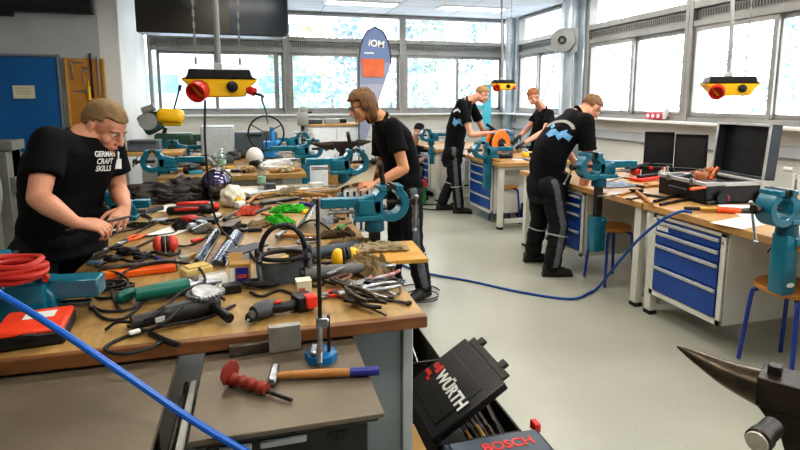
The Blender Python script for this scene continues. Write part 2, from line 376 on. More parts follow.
lg = M('leaf_pale_green', '#84988a', .8, 0, '#9cae9f', 3); lb = M('leaf_blue_green', '#70888e', .8, 0, '#8aa0a5', 3); ly = M('leaf_yellow', '#a3a97c', .8, 0, '#b4b890', 3); lo_ = M('leaf_ochre', '#c0b29e', .8, 0, '#cabfae', 3)
TR = [(1.2, 22, 5, 1.6, lg, 'pale green tree outside, left in the middle back window'), (2.6, 25, 5.5, 1.8, ly, 'yellowish tree outside, behind the middle back window'),
      (3.6, 21, 5.2, 1.4, lb, 'bluish tree outside behind the flag banner'), (6.0, 21, 6.5, 1.0, lb, 'slim bare-trunked tree outside, left pane of the third back window'),
      (7.4, 22, 6.2, 1.5, lg, 'dense blue-green tree outside in the third back window'), (8.7, 25, 6.5, 1.6, lo_, 'ochre tree outside in the third back window'), (10.3, 24, 6, 1.6, lb, 'tree outside behind the fair-haired man at the third back window'),
      (16, 22, 6, 2, lg, 'tree outside, seen in the window beside the corner column'), (17, 17.5, 6, 1.9, lg, 'tree outside, left pane of the first wide right window'), (18, 14, 6.2, 2, lb, 'tree outside, right pane of the first wide right window'),
      (18.5, 11, 6, 1.8, lg, 'tree outside behind the hanging yellow socket box at right'), (17, 8, 6.3, 1.9, lb, 'tree outside at the right edge of the windows'), (6.8, 24, 7, .9, lo_, 'thin tree outside beside the bluish one')]
for i, (x, y, h, r, m, lab) in enumerate(TR): tree(x, y, h, r, lab, i+3, m)
t = thing('office_building', 'pale office building with bands of blue windows outside the left back window', 'building', (-1.5, 26, -.7))
MB().box((0, 0, 2.1), (9, 3, 4.3)).build('facade', M('pale_facade', '#b9bdc2', .8), t)
bw = M('bluish_glazing', '#5f93ad', .2, 0, '#79a9bf', 2)
for zz in (1.6, 3.0):
    for k in range(6): MB().box((-3.7+k*1.5, -1.52, zz), (1.2, .06, .75)).build('window', bw, t)
# ================================================================ FURNITURE
def workbench(x0, x1, y0, y1, label, topm, zt=.85, legs=(.06, .06), side=None, group=None, legx=None, rail=True, footm=None):
    t = thing('workbench', label, 'workbench', (x0, y0, 0), group=group); w, d = x1-x0, y1-y0
    tp = MB().box((w/2, d/2, zt-.024), (w, d, .048), bev=.004).build('tabletop', topm, t)
    for ix, lx in enumerate((.04, w-.1)):
        for ly in (.08, d-.06):
            l = MB().box((lx+.03, ly, .415), (.06, .07, .77)).build('leg', cream, t)
            MB().box((lx+.03, ly, .015), (.065, .075, .03)).build('foot_cap', rubber, l)
    if rail:
        for ly in (.08, d-.06): MB().box((w/2, ly, .1), (w-.26, .04, .06)).build('rail', cream, t)
    for ly in (.08, d-.06): MB().box((w/2, ly, .78), (w-.1, .05, .045)).build('top_beam', cream, t)
    return t
def drawer_cabinet(x0, y0, w, d, z0, z1, hs, label, face=-1, bodym=cream):
    # w along y (drawer width), d along x; drawers face -X
    t = thing('drawer_cabinet', label, 'drawer cabinet', (x0, y0, z0)); h = z1-z0
    mb = MB().box((d/2+.01, w/2, h/2), (d-.02, w, h), bev=.005)
    for yy in (.018, w-.018): mb.box((-.002, yy, h/2), (.012, .036, h), bev=.002)
    mb.box((-.002, w/2, .02), (.012, w, .04), bev=.002); mb.box((-.002, w/2, h-.012), (.012, w, .024), bev=.002)
    mb.build('carcass', bodym, t)
    z = h-.03
    for hh in hs:
        hz = hh*(h-.075); dr = MB().box((-.008, w/2, z-hz/2), (.016, w-.085, hz-.008), bev=.002).build('drawer', blue, t)
        MB().box((-.024, w/2, z-.02), (.018, w-.085, .022), bev=.004).box((-.03, w/2, z-.013), (.012, w-.085, .01), bev=.002).build('handle', lgrey, dr); z -= hz
    MB().cyl((-.009, .022, h-.06), (-.02, .022, h-.06), .008).build('lock', steel, t)
    return t
# --- right row of double benches
workbench(2.8, 4.33, 1.2, 3.34, 'long wooden-topped steel workbench nearest the camera at right, under the large tool case', tablewood)
workbench(2.8, 4.33, 3.36, 5.3, 'wooden-topped workbench behind the large tool case, where the man with glasses bends over', tablewood)
workbench(2.86, 3.9, 5.95, 7.75, 'wooden-topped workbench with white legs in mid room, orange cable reel on top', tablewood)
workbench(2.72, 3.9, 7.95, 9.4, 'farthest workbench at the corner of the windows, beside the man in the beanie', tablewood, rail=False)
drawer_cabinet(2.83, 2.61, .64, .66, .175, .785, (.15, .17, .31, .37), 'cream drawer cabinet with four blue drawers under the nearest right workbench')
cc = MB().box((0, 0, 0), (.003, .11, .032), bev=0).build('label_card', paper, bpy.data.objects['drawer_cabinet']); cc.location = (-.0185, .53, .525)
drawer_cabinet(2.83, 4.12, .62, .6, .2, .79, (.15, .17, .31, .37), 'cream drawer cabinet with blue drawers beside the legs of the man with glasses')
drawer_cabinet(2.92, 6.25, .75, .6, .15, .79, (.2, .2, .3, .3), 'drawer cabinet under the mid-room workbench, left of the wooden stool')
drawer_cabinet(3.4, 6.6, .65, .48, .1, .79, (.2, .2, .3, .3), 'cream cabinet under the mid-room workbench, right of the wooden stool', bodym=lgrey)
drawer_cabinet(2.66, 8.06, .6, .5, .2, .75, (.22, .22, .26, .3), 'grey drawer cabinet with blue drawers behind the standing fair-haired man')
# --- left island nearest the camera
t = thing('workbench', 'large worn wooden workbench in the left foreground crowded with tools', 'workbench', (-.818, 1.745, 0))
MB().box((.695, 1.6, .829), (1.39, 3.2, .042), bev=.005).build('tabletop', benchwood, t)
MB().box((.695, .012, .828), (1.392, .03, .046), bev=.004).build('edge_board', benchedge, t)
for lx, ly in ((.06, .1), (.06, 1.6), (.06, 3.1), (1.33, 3.1), (1.33, 1.6)): MB().box((lx, ly, .404), (.08, .08, .8)).build('leg', mgrey, t)
MB().box((.695, 3.1, .78), (1.2, .05, .05)).build('top_beam', mgrey, t)
t = thing('support_cabinet', 'grey sheet-steel cabinet under the right end of the foreground workbench', 'cabinet', (.22, 1.83, 0))
MB().box((.14, .45, .4), (.28, .9, .8)).build('side_panel', M('grey_blue_steel', '#7e8688', .45, .1, '#8a9294', 3), t)
MB().box((.3, .0, .4), (.04, .03, .8)).build('corner_post', M('pale_post', '#a9aeab', .45, 0, '#b4b8b5', 3), t)
MB().box((.3, .45, .4), (.03, .88, .78)).build('end_panel', M('grey_blue_steel2', '#8e9594', .45, .1, '#999f9e', 3), t)
# plates in front
t = thing('plate_table', 'steel-topped low table butted against the workbench, hammer and chisel lying on it', 'table', (-.19, 1.285, 0))
MB().box((.247, .265, .787), (.494, .53, .016), bev=.003).build('plate_top', plate, t)
MB().box((.247, .235, .768), (.47, .44, .012)).build('under_frame', dsteel, t)
cb = MB().box((.247, .24, .38), (.42, .4, .74)).build('body', M('worn_black_paint', '#2b2c2c', .45, .1, '#8f928f', 5, detail=10, lo=.56, hi=.6), t)
for i, (a, b) in enumerate(((.07, .15), (.17, .29))): MB().box(((a+b)/2, .035, .735), (b-a, .012, .02)).build('drawer_slot', lgrey, t)
mesh_part('number_mark', text_mesh('187', .04, .001, frame_m(V((.37, .038, .72)), (1, 0, 0), (0, 0, 1))), black, t)
t = thing('plate_table', 'wide steel-topped low table at the bottom left under the blue hose', 'table', (-1.35, .5, 0))
MB().box((.53, .645, .786), (1.10, 1.29, .02), bev=.003).build('plate_top', plate, t)
for lx, ly in ((.04, .05), (1.0, .05), (.04, 1.15), (1.0, 1.15)): MB().box((lx, ly, .38), (.05, .05, .76)).build('leg', dsteel, t)
t = thing('guide_rail', 'pair of grey steel rails running between the two steel table tops', 'rail', (-.245, 1.25, 0))
MB().box((0, .24, .71), (.014, .48, .03)).box((0, .03, .35), (.02, .03, .7)).build('near_bar', dsteel, t)
MB().box((.022, .24, .72), (.022, .48, .01)).build('bright_strip', lgrey, t)
MB().box((.0, .46, .35), (.05, .04, .7)).build('post', mgrey, t)
# --- second island behind
t = thing('workbench', 'cluttered wooden workbench behind the foreground one, welding helmet on it', 'workbench', (-.98, 5.68, 0))
MB().box((.74, 1.3, .825), (1.48, 2.6, .05)).build('tabletop', benchwood, t)
for lx in (.25, 1.2):
    for ly in (.12, 2.4): MB().box((lx, ly, .4), (.06, .06, .8)).build('leg', mgrey, t)
MB().box((.9, .5, .5), (.7, .5, .56)).build('under_cabinet', lgrey, t)
# stools
def stool(x, y, z, label, r=.17, group=None):
    t = thing('stool', label, 'stool', (x, y, 0), group=group)
    MB().lathe([(.0, 0), (r-.01, 0), (r, .008), (r, .024), (r-.008, .032), (0, .032)], (0, 0, z-.032), seg=36).build('seat', seatw, t)
    for k in range(4):
        a = PI/4+k*PI/2; c, s = math.cos(a), math.sin(a)
        MB().tube([(c*.05, s*.05, z-.045), (c*(r-.04), s*(r-.04), z-.045), (c*(r-.015), s*(r-.015), z-.06), (c*(r+.005), s*(r+.005), z-.1), (c*(r+.04), s*(r+.04), .01)], .0125, seg=10, sm=4).build('leg', stoolb, t)
stool(3.02, 3.98, .52, 'round wooden stool with blue legs behind the blue air hose')
stool(3.05, 2.33, .53, 'round wooden stool with blue legs under the nearest right vise', .2)
stool(3.14, 6.33, .52, 'round wooden stool with blue legs under the mid-room workbench')
# ---------------------------------------------------------------- vises
def vise(x, y, rz, label, zc=1.07, cas=(.72, .86), tail=.28, post=.03, bar='hang', lever=False, cw=.09, scale=1, group=None, badge=False):
    t = thing('bench_vise', label, 'vise', (x, y, 0), rz=rz, group=group); s = scale
    bd = MB()
    bd.box((-.05*s, 0, zc-.015), (.13*s, .1*s, .085*s), bev=.012, seg=2)
    bd.prism([(-.13*s, zc-.06*s), (-.13*s, zc+.0*s), (-.1*s, zc+.035*s), (.02*s, zc+.055*s), (.02*s, zc-.06*s)], .075*s, bev=.006)
    bd.box((-.06*s, 0, zc-.072*s), (.15*s, .115*s, .03*s), bev=.006)
    bd.build('body', teal, t)
    rg = MB(); o, i = .098*s, .056*s; pts = []
    for k in range(25):
        a = math.radians(112+k*316/24); pts.append((.065*s+o*math.cos(a), zc+o*math.sin(a)))
    for k in range(25):
        a = math.radians(112+316-k*316/24); pts.append((.065*s+i*math.cos(a), zc+i*math.sin(a)))
    rg.prism(pts, .1*s, bev=.004); rg.box((.02*s, 0, zc+.085*s), (.045*s, .12*s, .03*s), bev=.005); rg.box((.105*s, 0, zc+.085*s), (.045*s, .12*s, .03*s), bev=.005)
    rg.build('jaw_housing', teal, t)
    MB().box((.046*s, 0, zc+.09*s), (.012, .13*s, .03*s), bev=.001).build('jaw_plate', dsteel, t); MB().box((.08*s, 0, zc+.09*s), (.012, .13*s, .03*s), bev=.001).build('jaw_plate', dsteel, t)
    MB().box((-.11*s-tail/2, 0, zc+.012), (tail, .062*s, .05*s), bev=.006).build('slide', teal, t)
    MB().cyl((-.1*s-tail*.85, 0, zc-.04*s), (-.05, 0, zc-.04*s), .011*s).build('guide_rod', steel, t)
    MB().cyl((-.02, 0, zc-.15*s), (-.02, 0, zc-.08*s), .055*s, .05*s, bev=.004).build('swivel_base', teald, t)
    MB().box((-.02, 0, (cas[1]+zc-.14*s)/2), (.055, .055, max(zc-.14*s-cas[1], .01)+.02), bev=.003).build('post', dsteel, t)
    h = cas[1]-cas[0]
    cs = MB().box((-.02, 0, (cas[0]+cas[1])/2), (cw, cw, h), bev=.012, seg=2); cs.box((-.05, 0, cas[1]-.04), (.05, cw*1.25, .05), bev=.006)
    cs.build('casing', teal, t)
    sp = MB().cyl((.05*s, 0, zc), (.2*s, 0, zc), .013*s).cyl((.19*s, 0, zc), (.225*s, 0, zc), .024*s, bev=.004).build('spindle', dsteel, t)
    xb = .207*s
    a, b = {'hang': ((xb, -.03, zc+.03), (xb+.01, .03, zc-.17)), 'up': ((xb, 0, zc-.06), (xb, .02, zc+.15)), 'slant': ((xb, .05, zc+.06), (xb+.02, -.08, zc-.15)), 'flat': ((xb, -.12, zc+.04), (xb, .1, zc-.03))}[bar]
    MB().cyl(a, b, .0075, seg=12).ell(a, (.013,)*3, sub=2).ell(b, (.013,)*3, sub=2).build('handle_bar', steel, sp)
    if lever: MB().tube([(.03, 0, zc+.02), (.03, 0, zc+.1), (.01, -.02, zc+.2), (.0, -.05, zc+.225)], .014, seg=10).build('clamp_lever', dsteel, t)
    else: MB().tube([(-.06, -cw/2, cas[1]-.06), (-.06, -cw/2-.03, cas[1]-.06), (.0, -cw/2-.04, cas[1]-.13)], .007, seg=8).build('clamp_lever', dsteel, t)
    if badge:
        bp = MB().lathe([(0, 0), (.022, 0), (.022, .002), (0, .002)], (-.02, 0, 0), (0, 1, 0)); o = bp.build('badge', paper, t); o.location = (0, cw/2, cas[0]+.06); o.scale = (1.2, 1, .6)
    return t
EDGE = .572
vise(.62, 2.76, 0, 'teal bench vise with upright grey lever at the right edge of the foreground workbench', 1.07, (.66, .86), .20, lever=True, bar='hang')
vise(.66, 4.0, 0, 'teal bench vise on a tall dark post, beside the man in glasses holding a sheet', 1.15, (.72, .92), .2, bar='flat', lever=True)
vise(-.89, 2.12, PI-.06, 'teal bench vise in the left foreground with a red hose coiled on it', .94, (.62, .8), .17, bar='flat', scale=1.4)
vise(-.87, 3.6, PI, 'teal bench vise behind the hands of the man with the lettered shirt', .965, (.66, .84), .1, bar='flat')
vise(-.98, 6.05, PI, 'teal bench vise with round jaw, left end of the second workbench', .98, (.62, .84), .3, bar='flat', scale=1.2)
vise(-1.0, 7.5, PI, 'teal bench vise just right of the yellow-green machine', .99, (.62, .84), .38, bar='flat', scale=1.1)
vise(.56, 6.2, 0, 'teal bench vise at the right end of the second workbench, in front of the anvil', 1.06, (.62, .9), .3, bar='flat', scale=1.1)
vise(.55, 7.6, 0, 'teal bench vise below the drill press at the back', 1.06, (.62, .9), .3, bar='flat', scale=1.1)
vise(2.76, 3.86, PI, 'teal bench vise on a dark post beside the bending man with the printed back', 1.07, (.34, .64), .24, bar='slant', cw=.11, scale=1.15)
vise(2.755, 2.19, PI, 'teal bench vise nearest at the right edge of the picture, long column below it', 1.045, (.56, .9), .26, bar='hang', cw=.095, scale=1.02, badge=True)
vise(2.8, 6.2, PI, 'teal bench vise in mid room in front of the orange cable reel', .99, (.5, .85), .24, bar='slant', scale=1.1)
vise(2.68, 8.1, PI, 'teal bench vise in front of the man in the beanie', 1.06, (.6, .88), .16, bar='flat')
vise(3.45, 7.3, PI, 'teal bench vise beside the red-haired man at the windows', 1.1, (.86, .93), .16, bar='flat')
vise(2.95, 4.95, PI, 'teal bench vise partly hidden behind the post vise at the right-hand benches', 1.06, (.86, .92), .1, bar='flat')
# ================================================================ LARGE BACKGROUND THINGS
# blue board and tool board on the left wall
YW = 8.2
a = aty(-40, 57, YW); b = aty(57, 57, YW); zb = .93
t = thing('notice_board', 'large blue board on the grey wall at left with a small paper on it', 'board', ((a.x+b.x)/2, YW-.03, (2.18+zb)/2))
MB().box((0, 0, 0), (b.x-a.x, .04, 2.18-zb), bev=.003).build('board_panel', M('board_blue', '#0e5f9a', .6, 0, '#1268a4', 2), t)
w2 = (b.x-a.x)/2; h2 = (2.18-zb)/2
MB().box((w2+.02, -.005, 0), (.03, .06, h2*2+.08)).box((0, -.005, h2+.02), (w2*2, .06, .03)).box((0, -.005, -h2-.02), (w2*2, .06, .03)).build('board_frame', M('frame_grey', '#7b8085', .4), t)
p = aty(24, 92, YW-.06); o = MB().box((0, 0, 0), (.25, .004, .17), bev=0).box((0, -.003, .05), (.18, .002, .006), bev=0, mi=1).box((0, -.003, .01), (.2, .002, .005), bev=0, mi=1).box((0, -.003, -.02), (.2, .002, .005), bev=0, mi=1).build('paper_notice', [M('cream_paper', '#d5cfae', .8), mgrey]); o.location = p
tag(o, 'cream paper notice pinned on the blue board', 'notice')
t = thing('tool_board', 'ochre wooden tool board on the wall between the blue board and the pillar', 'tool board', (-2.2, YW, 1.65))
MB().box((0, -.02, 0), (.43, .03, 1.04)).build('back_panel', M('ochre_board', '#c98e3e', .6, 0, '#b97f33', 3), t)
MB().box((-.225, -.03, 0), (.03, .05, 1.06)).box((.225, -.03, 0), (.03, .05, 1.06)).build('edge_strip', woodp, t)
def onwall(name, label, cat, mb, mat, x, z): 
    o = mb.build(name, mat); o.location = (x, YW-.05, z); tag(o, label, cat); return o
onwall('try_square', 'steel square hanging at the top left of the tool board', 'square', MB().box((0, 0, 0), (.16, .01, .02)).box((-.07, 0, -.12), (.02, .01, .24)), steel, -2.28, 2.12)
onwall('file_tool', 'long grey file hanging in the middle of the tool board', 'file', MB().box((0, 0, 0), (.03, .012, .5), bev=.004).cyl((0, 0, .25), (0, 0, .34), .016), dsteel, -2.12, 1.9)
onwall('file_tool', 'long grey file hanging at the right of the tool board', 'file', MB().box((0, 0, 0), (.024, .012, .45), bev=.004).cyl((0, 0, .22), (0, 0, .3), .014), mgrey, -2.035, 1.9)
onwall('caliper', 'steel caliper hanging on the tool board under the square', 'caliper', MB().box((0, 0, 0), (.012, .008, .26)).box((.03, 0, .1), (.06, .008, .02)).box((.025, 0, .05), (.05, .008, .02)), steel, -2.22, 1.95)
onwall('screwdriver', 'yellow-handled screwdriver hanging on the tool board', 'screwdriver', MB().cyl((0, 0, -.1), (0, 0, .08), .02).cyl((0, 0, .08), (0, 0, .16), .006), yellow, -2.165, 1.72)
onwall('adjustable_wrench', 'short wrench hanging low on the tool board', 'wrench', MB().box((0, 0, 0), (.16, .012, .018)).box((.07, 0, 0), (.05, .014, .045)), steel, -2.27, 1.74)
# black wall screen top left, black long housing in front of window
t = thing('wall_monitor', 'wide black screen high on the grey wall at top left', 'monitor', (-2.75, YW-.12, 2.95))
MB().box((0, 0, 0), (1.44, .14, .42), bev=.01).build('casing', black, t); MB().box((-.03, -.072, .02), (1.34, .008, .34), bev=0).build('screen', blackg, t)
MB().box((-.45, -.01, -.24), (.5, .1, .06)).build('bracket', black, t)
t = thing('ceiling_housing', 'long black rounded housing hung under the ceiling before the left window', 'housing', (-.5, 8.05, 2.76))
pts = [(-.98, -.25), (-.98, .46), (.88, .46), (.96, .42), (.99, .34), (.99, -.2), (.97, -.24), (.9, -.26)]
MB().prism(pts, .34, bev=.01).build('body', M('dark_metal_panel', '#33302c', .3, .4, '#423e38', 1.2), t)
MB().prism([(.2, -.24), (.2, .46), (.86, .46), (.95, .42), (.975, .34), (.975, -.2), (.9, -.24)], .36).build('end_cap', M('black_blue_panel', '#16181c', .22, .2, '#24303c', 1), t)
MB().lathe([(0, 0), (.11, 0), (.11, .02), (.09, .03), (0, .03)], (-.3, -.17, .18), (0, -1, 0)).build('speaker_cone', dgrey, t)
MB().ell((-.28, -.21, .19), (.02, .01, .02)).build('red_lamp', red, t)
# hanging socket boxes
def socket_box(x, y, z, label, s=1, rz=0, plug=True, chain=True):
    t = thing('socket_box', label, 'power socket box', (x, y, z), rz=rz)
    def P(mb, *a): return mb
    top = MB().prism([(-.19*s, .035*s), (-.16*s, .045*s), (-.15*s, .085*s), (.15*s, .085*s), (.16*s, .045*s), (.19*s, .035*s)], .17*s, bev=.006*s)
    top.build('top_cover', black, t)
    bd = MB().prism([(-.19*s, .034*s), (.19*s, .034*s), (.15*s, .0), (.12*s, -.055*s), (-.1*s, -.06*s), (-.14*s, -.01*s)], .165*s, bev=.008*s)
    bd.build('yellow_body', yellow, t)
    rs = MB().lathe([(0, 0), (.048*s, 0), (.052*s, .02*s), (.052*s, .06*s), (.044*s, .062*s), (.044*s, .02*s), (0, .02*s)], (-.095*s, -.07*s, -.015*s), (-.35, -.8, -.35), 28)
    rs.build('red_socket', red, t)
    MB().lathe([(0, 0), (.028*s, 0), (.028*s, .016*s), (.02*s, .02*s), (0, .02*s)], (.06*s, -.083*s, -.004*s), (0, -1, 0)).build('black_socket', black, t)
    if plug: MB().lathe([(0, 0), (.02*s, 0), (.022*s, .05*s), (0, .05*s)], (.13*s, -.06*s, -.015*s), (.7, -.5, -.3)).build('red_plug', red, t)
    MB().box((-.01*s, 0, .1*s), (.04*s, .06*s, .04*s)).build('cable_gland', lgrey, t)
    h = ZC-z-.0
    MB().tube([(-.01*s, 0, .1*s), (-.012*s, 0, h*.3), (-.03*s, 0, h*.6), (-.05*s, 0, h)], .016*s, seg=8).build('supply_hose', mgrey, t)
    for cx in ((-.12, .1) if chain else (.1,)):
        ch = MB(); n = int((h-.085*s)/.03)
        for k in range(n):
            zz = .085*s+.015+k*.03
            ch.box((cx*s, 0, zz), (.012 if k % 2 else .003, .003 if k % 2 else .012, .034), bev=0)
        ch.build('chain', M('galvanised', '#8f8f8c', .5, .5), t)
    return t
socket_box(-.17, 3.0, 1.712-.02, 'large yellow and black socket box hanging over the foreground workbench')
socket_box(4.12, 3.92, 1.725, 'yellow and black socket box hanging before the right windows', 1.2, rz=-.5, plug=False, chain=False)
socket_box(3.63, 7.5, 1.83, 'small yellow socket box hanging beside the corner column', 1.05, rz=-.2, chain=False)
def cord(name, label, pts, r, mat, cat='cable', sm=8, **k):
    P0 = V(pts[0]); o = MB().tube([V(p)-P0 for p in pts], r, seg=8, sm=sm, **k).build(name, mat); o.location = P0; return tag(o, label, cat)
cord('power_cable', 'thin black cord dropping from the left hanging socket box to the bench', [(-.25, 2.96, 1.62), (-.26, 2.95, 1.4), (-.25, 2.96, 1.15), (-.22, 3.0, .95), (-.12, 2.85, .866)], .006, black)
cord('power_cable', 'black cord from the red plug of the left hanging socket box towards the back bench', [(-.02, 2.92, 1.66), (.04, 2.96, 1.64), aty(262, 100, 4.0), aty(266, 112, 5.5), aty(268, 124, 6.8)], .007, black)
# cable/hose reel on the column
c = atx(563, 43, 4.66)
t = thing('hose_reel', 'round grey hose reel mounted on the silver column between the right windows', 'hose reel', (4.62, 7.45, 2.52), rot=(0, 0, -.8))
MB().lathe([(0, 0), (.17, 0), (.18, .01), (.18, .02), (.12, .03), (.12, .09), (.18, .1), (.18, .11), (0, .12)], (0, 0, 0), (0, -1, 0), 36).build('drum', mgrey, t)
MB().lathe([(.035, 0), (.06, 0), (.06, .03), (.035, .03)], (0, -.12, 0), (0, -1, 0), 28, cap=False).build('hub_ring', black, t)
MB().box((.12, -.05, 0), (.2, .02, .36)).build('mount_plate', mgrey, t); MB().box((-.26, -.04, -.13), (.1, .04, .04), rot=(0, .3, 0)).build('guide_arm', mgrey, t)
cord('hose', 'thin grey hose dropping from the left arm of the wall reel', [(4.44, 7.4, 2.38), (4.4, 7.4, 2.0), (4.25, 7.4, 1.6), (4.3, 7.4, 1.3)], .012, mgrey)
cord('hose', 'thin grey hose hanging straight below the wall reel', [(4.72, 7.36, 2.35), (4.73, 7.36, 1.9), (4.74, 7.36, 1.45)], .01, mgrey)
# flag banner
t = thing('flag_banner', 'dark blue and orange drop-shaped advertising flag in front of the back window', 'flag', (1.62, 7.7, 0))
def dropf(u, v):
    z = .95+1.71*v; xl = -.16+.02*v; xr = -.10+.42*min(1, v/.70)
    if v > .70:
        q = (v-.70)/.30; k = math.sqrt(max(0, 1-q*q)); m = (xl+xr)/2+.0; xl = m-(m-xl)*k; xr = m+(xr-m)*k
    return (xl+u*(xr-xl), .0, z)
dm = bpy.data.materials.new('banner_cloth'); dm.use_nodes = True; nt = dm.node_tree; b = nt.nodes['Principled BSDF']; b.inputs['Roughness'].default_value = .7
tc = nt.nodes.new('ShaderNodeTexCoord'); sx = nt.nodes.new('ShaderNodeSeparateXYZ'); nt.links.new(tc.outputs['Object'], sx.inputs[0]); rp = nt.nodes.new('ShaderNodeValToRGB'); mr = nt.nodes.new('ShaderNodeMapRange')
mr.inputs[1].default_value = 1.0; mr.inputs[2].default_value = 2.7; nt.links.new(sx.outputs['Z'], mr.inputs[0]); nt.links.new(mr.outputs[0], rp.inputs[0]); rp.color_ramp.interpolation = 'CONSTANT'
for pos, col in ((0, '#8d93ab'), (.3, '#a2a5b8'), (.5, '#8a93ae'), (.68, '#6d7fa6')):
    e = rp.color_ramp.elements.new(pos) if pos else rp.color_ramp.elements[0]; e.color = C(col)
rp.color_ramp.elements[-1].color = C('#8fa3cc')
nt.links.new(rp.outputs[0], b.inputs['Base Color'])
MB().grid(dropf, 12, 40).build('flag_cloth', dm, t)
pl = [V(dropf(0, v/30))+V((-.01, 0, 0)) for v in range(31)]+[V(dropf(1, v/30)) for v in range(29, 20, -1)]
MB().tube([(-.18, 0, 0)]+pl, .011, sm=1, seg=8).build('pole', dgrey, t)
MB().box((.05, -.008, 2.08), (.3, .004, .26), bev=0, taper=(1.15, 1)).build('orange_panel', M('banner_orange', '#d8714a', .7, 0, '#c9613c', 5), t)
mesh_part('lettering', text_mesh('iOM', .13, .004, frame_m(V((.1, -.012, 2.42)), (1, 0, -.12), (0, 0, 1))), paper, t)
MB().box((-.01, -.01, 2.29), (.14, .004, .02), bev=0).build('caption_bar', paper, t); MB().box((0, 0, .015), (.5, .3, .03)).build('base_plate', black, t)
# white cabinet at the back
t = thing('storage_cabinet', 'tall white cupboard with pale wood top behind the anvil', 'cabinet', (1.15, 7.9, 0))
MB().box((0, .25, .62), (.86, .5, 1.24)).build('carcass', white, t)
MB().box((0, .24, 1.255), (.92, .56, .03)).build('top', woodp, t)
for sx_ in (-1, 1):
    d = MB().box((sx_*.215, -.012, .64), (.42, .022, 1.14)).build('door', M('cupboard_door', '#dfe3e6', .4), t); MB().cyl((sx_*.03, -.04, .7), (sx_*.03, -.04, .82), .006).build('handle', steel, d)
for i, (x, y, w, m, lab) in enumerate([(-.3, .1, .2, dgrey, 'dark flat tray on the white cupboard, left end'), (-.05, .12, .22, mgrey, 'grey box file on the white cupboard'), (.1, .3, .18, black, 'small black case on the white cupboard, at the back')]):
    t = thing('storage_box', lab, 'box', (1.15+x, 7.9+y, 1.27)); MB().box((0, 0, .03), (w, .16, .06)).build('box_body', m, t); MB().box((0, 0, .065), (w*.9, .14, .012)).build('lid', lgrey, t)
# anvil behind
def anvil(name, label, loc, rz, s, stand=True):
    t = thing(name, label, 'anvil', loc, rz=rz); am = M('anvil_iron', '#3a342f', .4, .75, '#4b443c', 14, .15)
    b = MB(); b.box((.06*s, 0, -.03*s), (.32*s, .11*s, .06*s), bev=.004); b.prism([(-.1*s, -.05*s), (.2*s, -.05*s), (.11*s, -.11*s), (.07*s, -.15*s), (-.02*s, -.15*s), (-.06*s, -.11*s)], .1*s, bev=.004)
    b.box((.03*s, 0, -.19*s), (.1*s, .09*s, .1*s), bev=.004); b.box((.03*s, 0, -.26*s), (.28*s, .16*s, .05*s), taper=(.7, .7)); b.build('body', am, t)
    h = MB(); h.tube([(-.09*s, 0, -.055*s), (-.2*s, 0, -.05*s), (-.3*s, 0, -.035*s), (-.4*s, 0, -.012*s)], .05, seg=20, sm=6, rfun=lambda q: s*(.055*(1-q)**.75+.004)); h.build('horn', am, t)
    MB().tube([(.2*s, 0, -.03*s), (.3*s, 0, -.02*s), (.4*s, 0, -.008*s)], .04, seg=4, sm=4, rfun=lambda q: s*(.045*(1-q)**.8+.004)).build('heel', am, t)
    if stand: MB().lathe([(0, 0), (.17, 0), (.16, .05), (.15, loc[2]-.3*s), (0, loc[2]-.3*s)], (.03*s, 0, -loc[2]+.01)).build('stump', woodp, t)
    return t
anvil('anvil', 'dark iron anvil behind the post vise, in front of the white cupboard', (.77, 5.0, 1.235), 0, .74)
# drill press with wheel, grey boxes, drill stand, bandsaw
t = thing('drill_press', 'light grey drill press head standing before the second back window', 'drill press', (.66, 7.9, .85))
MB().cyl((0, .05, 0), (0, .05, .6), .03).build('column', steel, t)
MB().box((0, 0, .015), (.3, .3, .03)).build('base', mgrey, t)
MB().box((0, 0, .5), (.15, .22, .2), bev=.02, seg=2).box((.01, -.02, .63), (.11, .16, .09), bev=.02, seg=2).build('head', M('drill_grey', '#8f8f89', .4, .1, '#a3a39c', 4), t)
MB().box((0, -.02, .3), (.26, .24, .03)).box((.1, -.05, .33), (.06, .06, .04)).build('work_table', lgrey, t); MB().cyl((0, -.03, .34), (0, -.03, .42), .022, .03).build('chuck', dsteel, t); MB().cyl((.07, -.05, .58), (.13, -.07, .6), .012).build('knob', black, t)
t = thing('bench_machine', 'bright blue bench machine with a large thin black hand wheel', 'machine', (.18, 7.15, .85)); bm_ = M('bright_blue_machine', '#2a86c4', .35, 0, '#3796d2', 6)
MB().box((0, 0, .12), (.2, .2, .24), bev=.03, seg=2).cyl((.02, 0, .2), (.02, 0, .42), .03).build('housing', bm_, t); MB().box((0, 0, .02), (.3, .26, .04)).build('base', dgrey, t); MB().ell((.08, -.08, .2), (.06, .06, .06)).build('motor_cap', bm_, t)
wm_ = Matrix.Translation((-.06, -.3, .36)) @ Matrix.Rotation(PI/2, 4, 'X')
wh = MB(wm_).tube([(.215*math.cos(k*PI/16), .215*math.sin(k*PI/16), 0) for k in range(32)], .011, closed=True, sm=1).build('hand_wheel', black, t)
for k in range(3): MB(wm_).cyl((0, 0, 0), (.21*math.cos(.5+k*2*PI/3), .21*math.sin(.5+k*2*PI/3), 0), .007).build('spoke', black, wh)
MB(wm_).cyl((0, 0, -.24), (0, 0, .03), .03).build('hub', dgrey, wh)
t = thing('equipment_case', 'dark slate case behind the thin black wheel', 'case', (-.08, 7.6, .85)); MB().box((0.05, 0, .17), (.62, .25, .34), bev=.02).build('case_body', M('slate', '#4c555b', .5), t); MB().box((.05, -.13, .3), (.2, .02, .03)).build('handle', black, t)
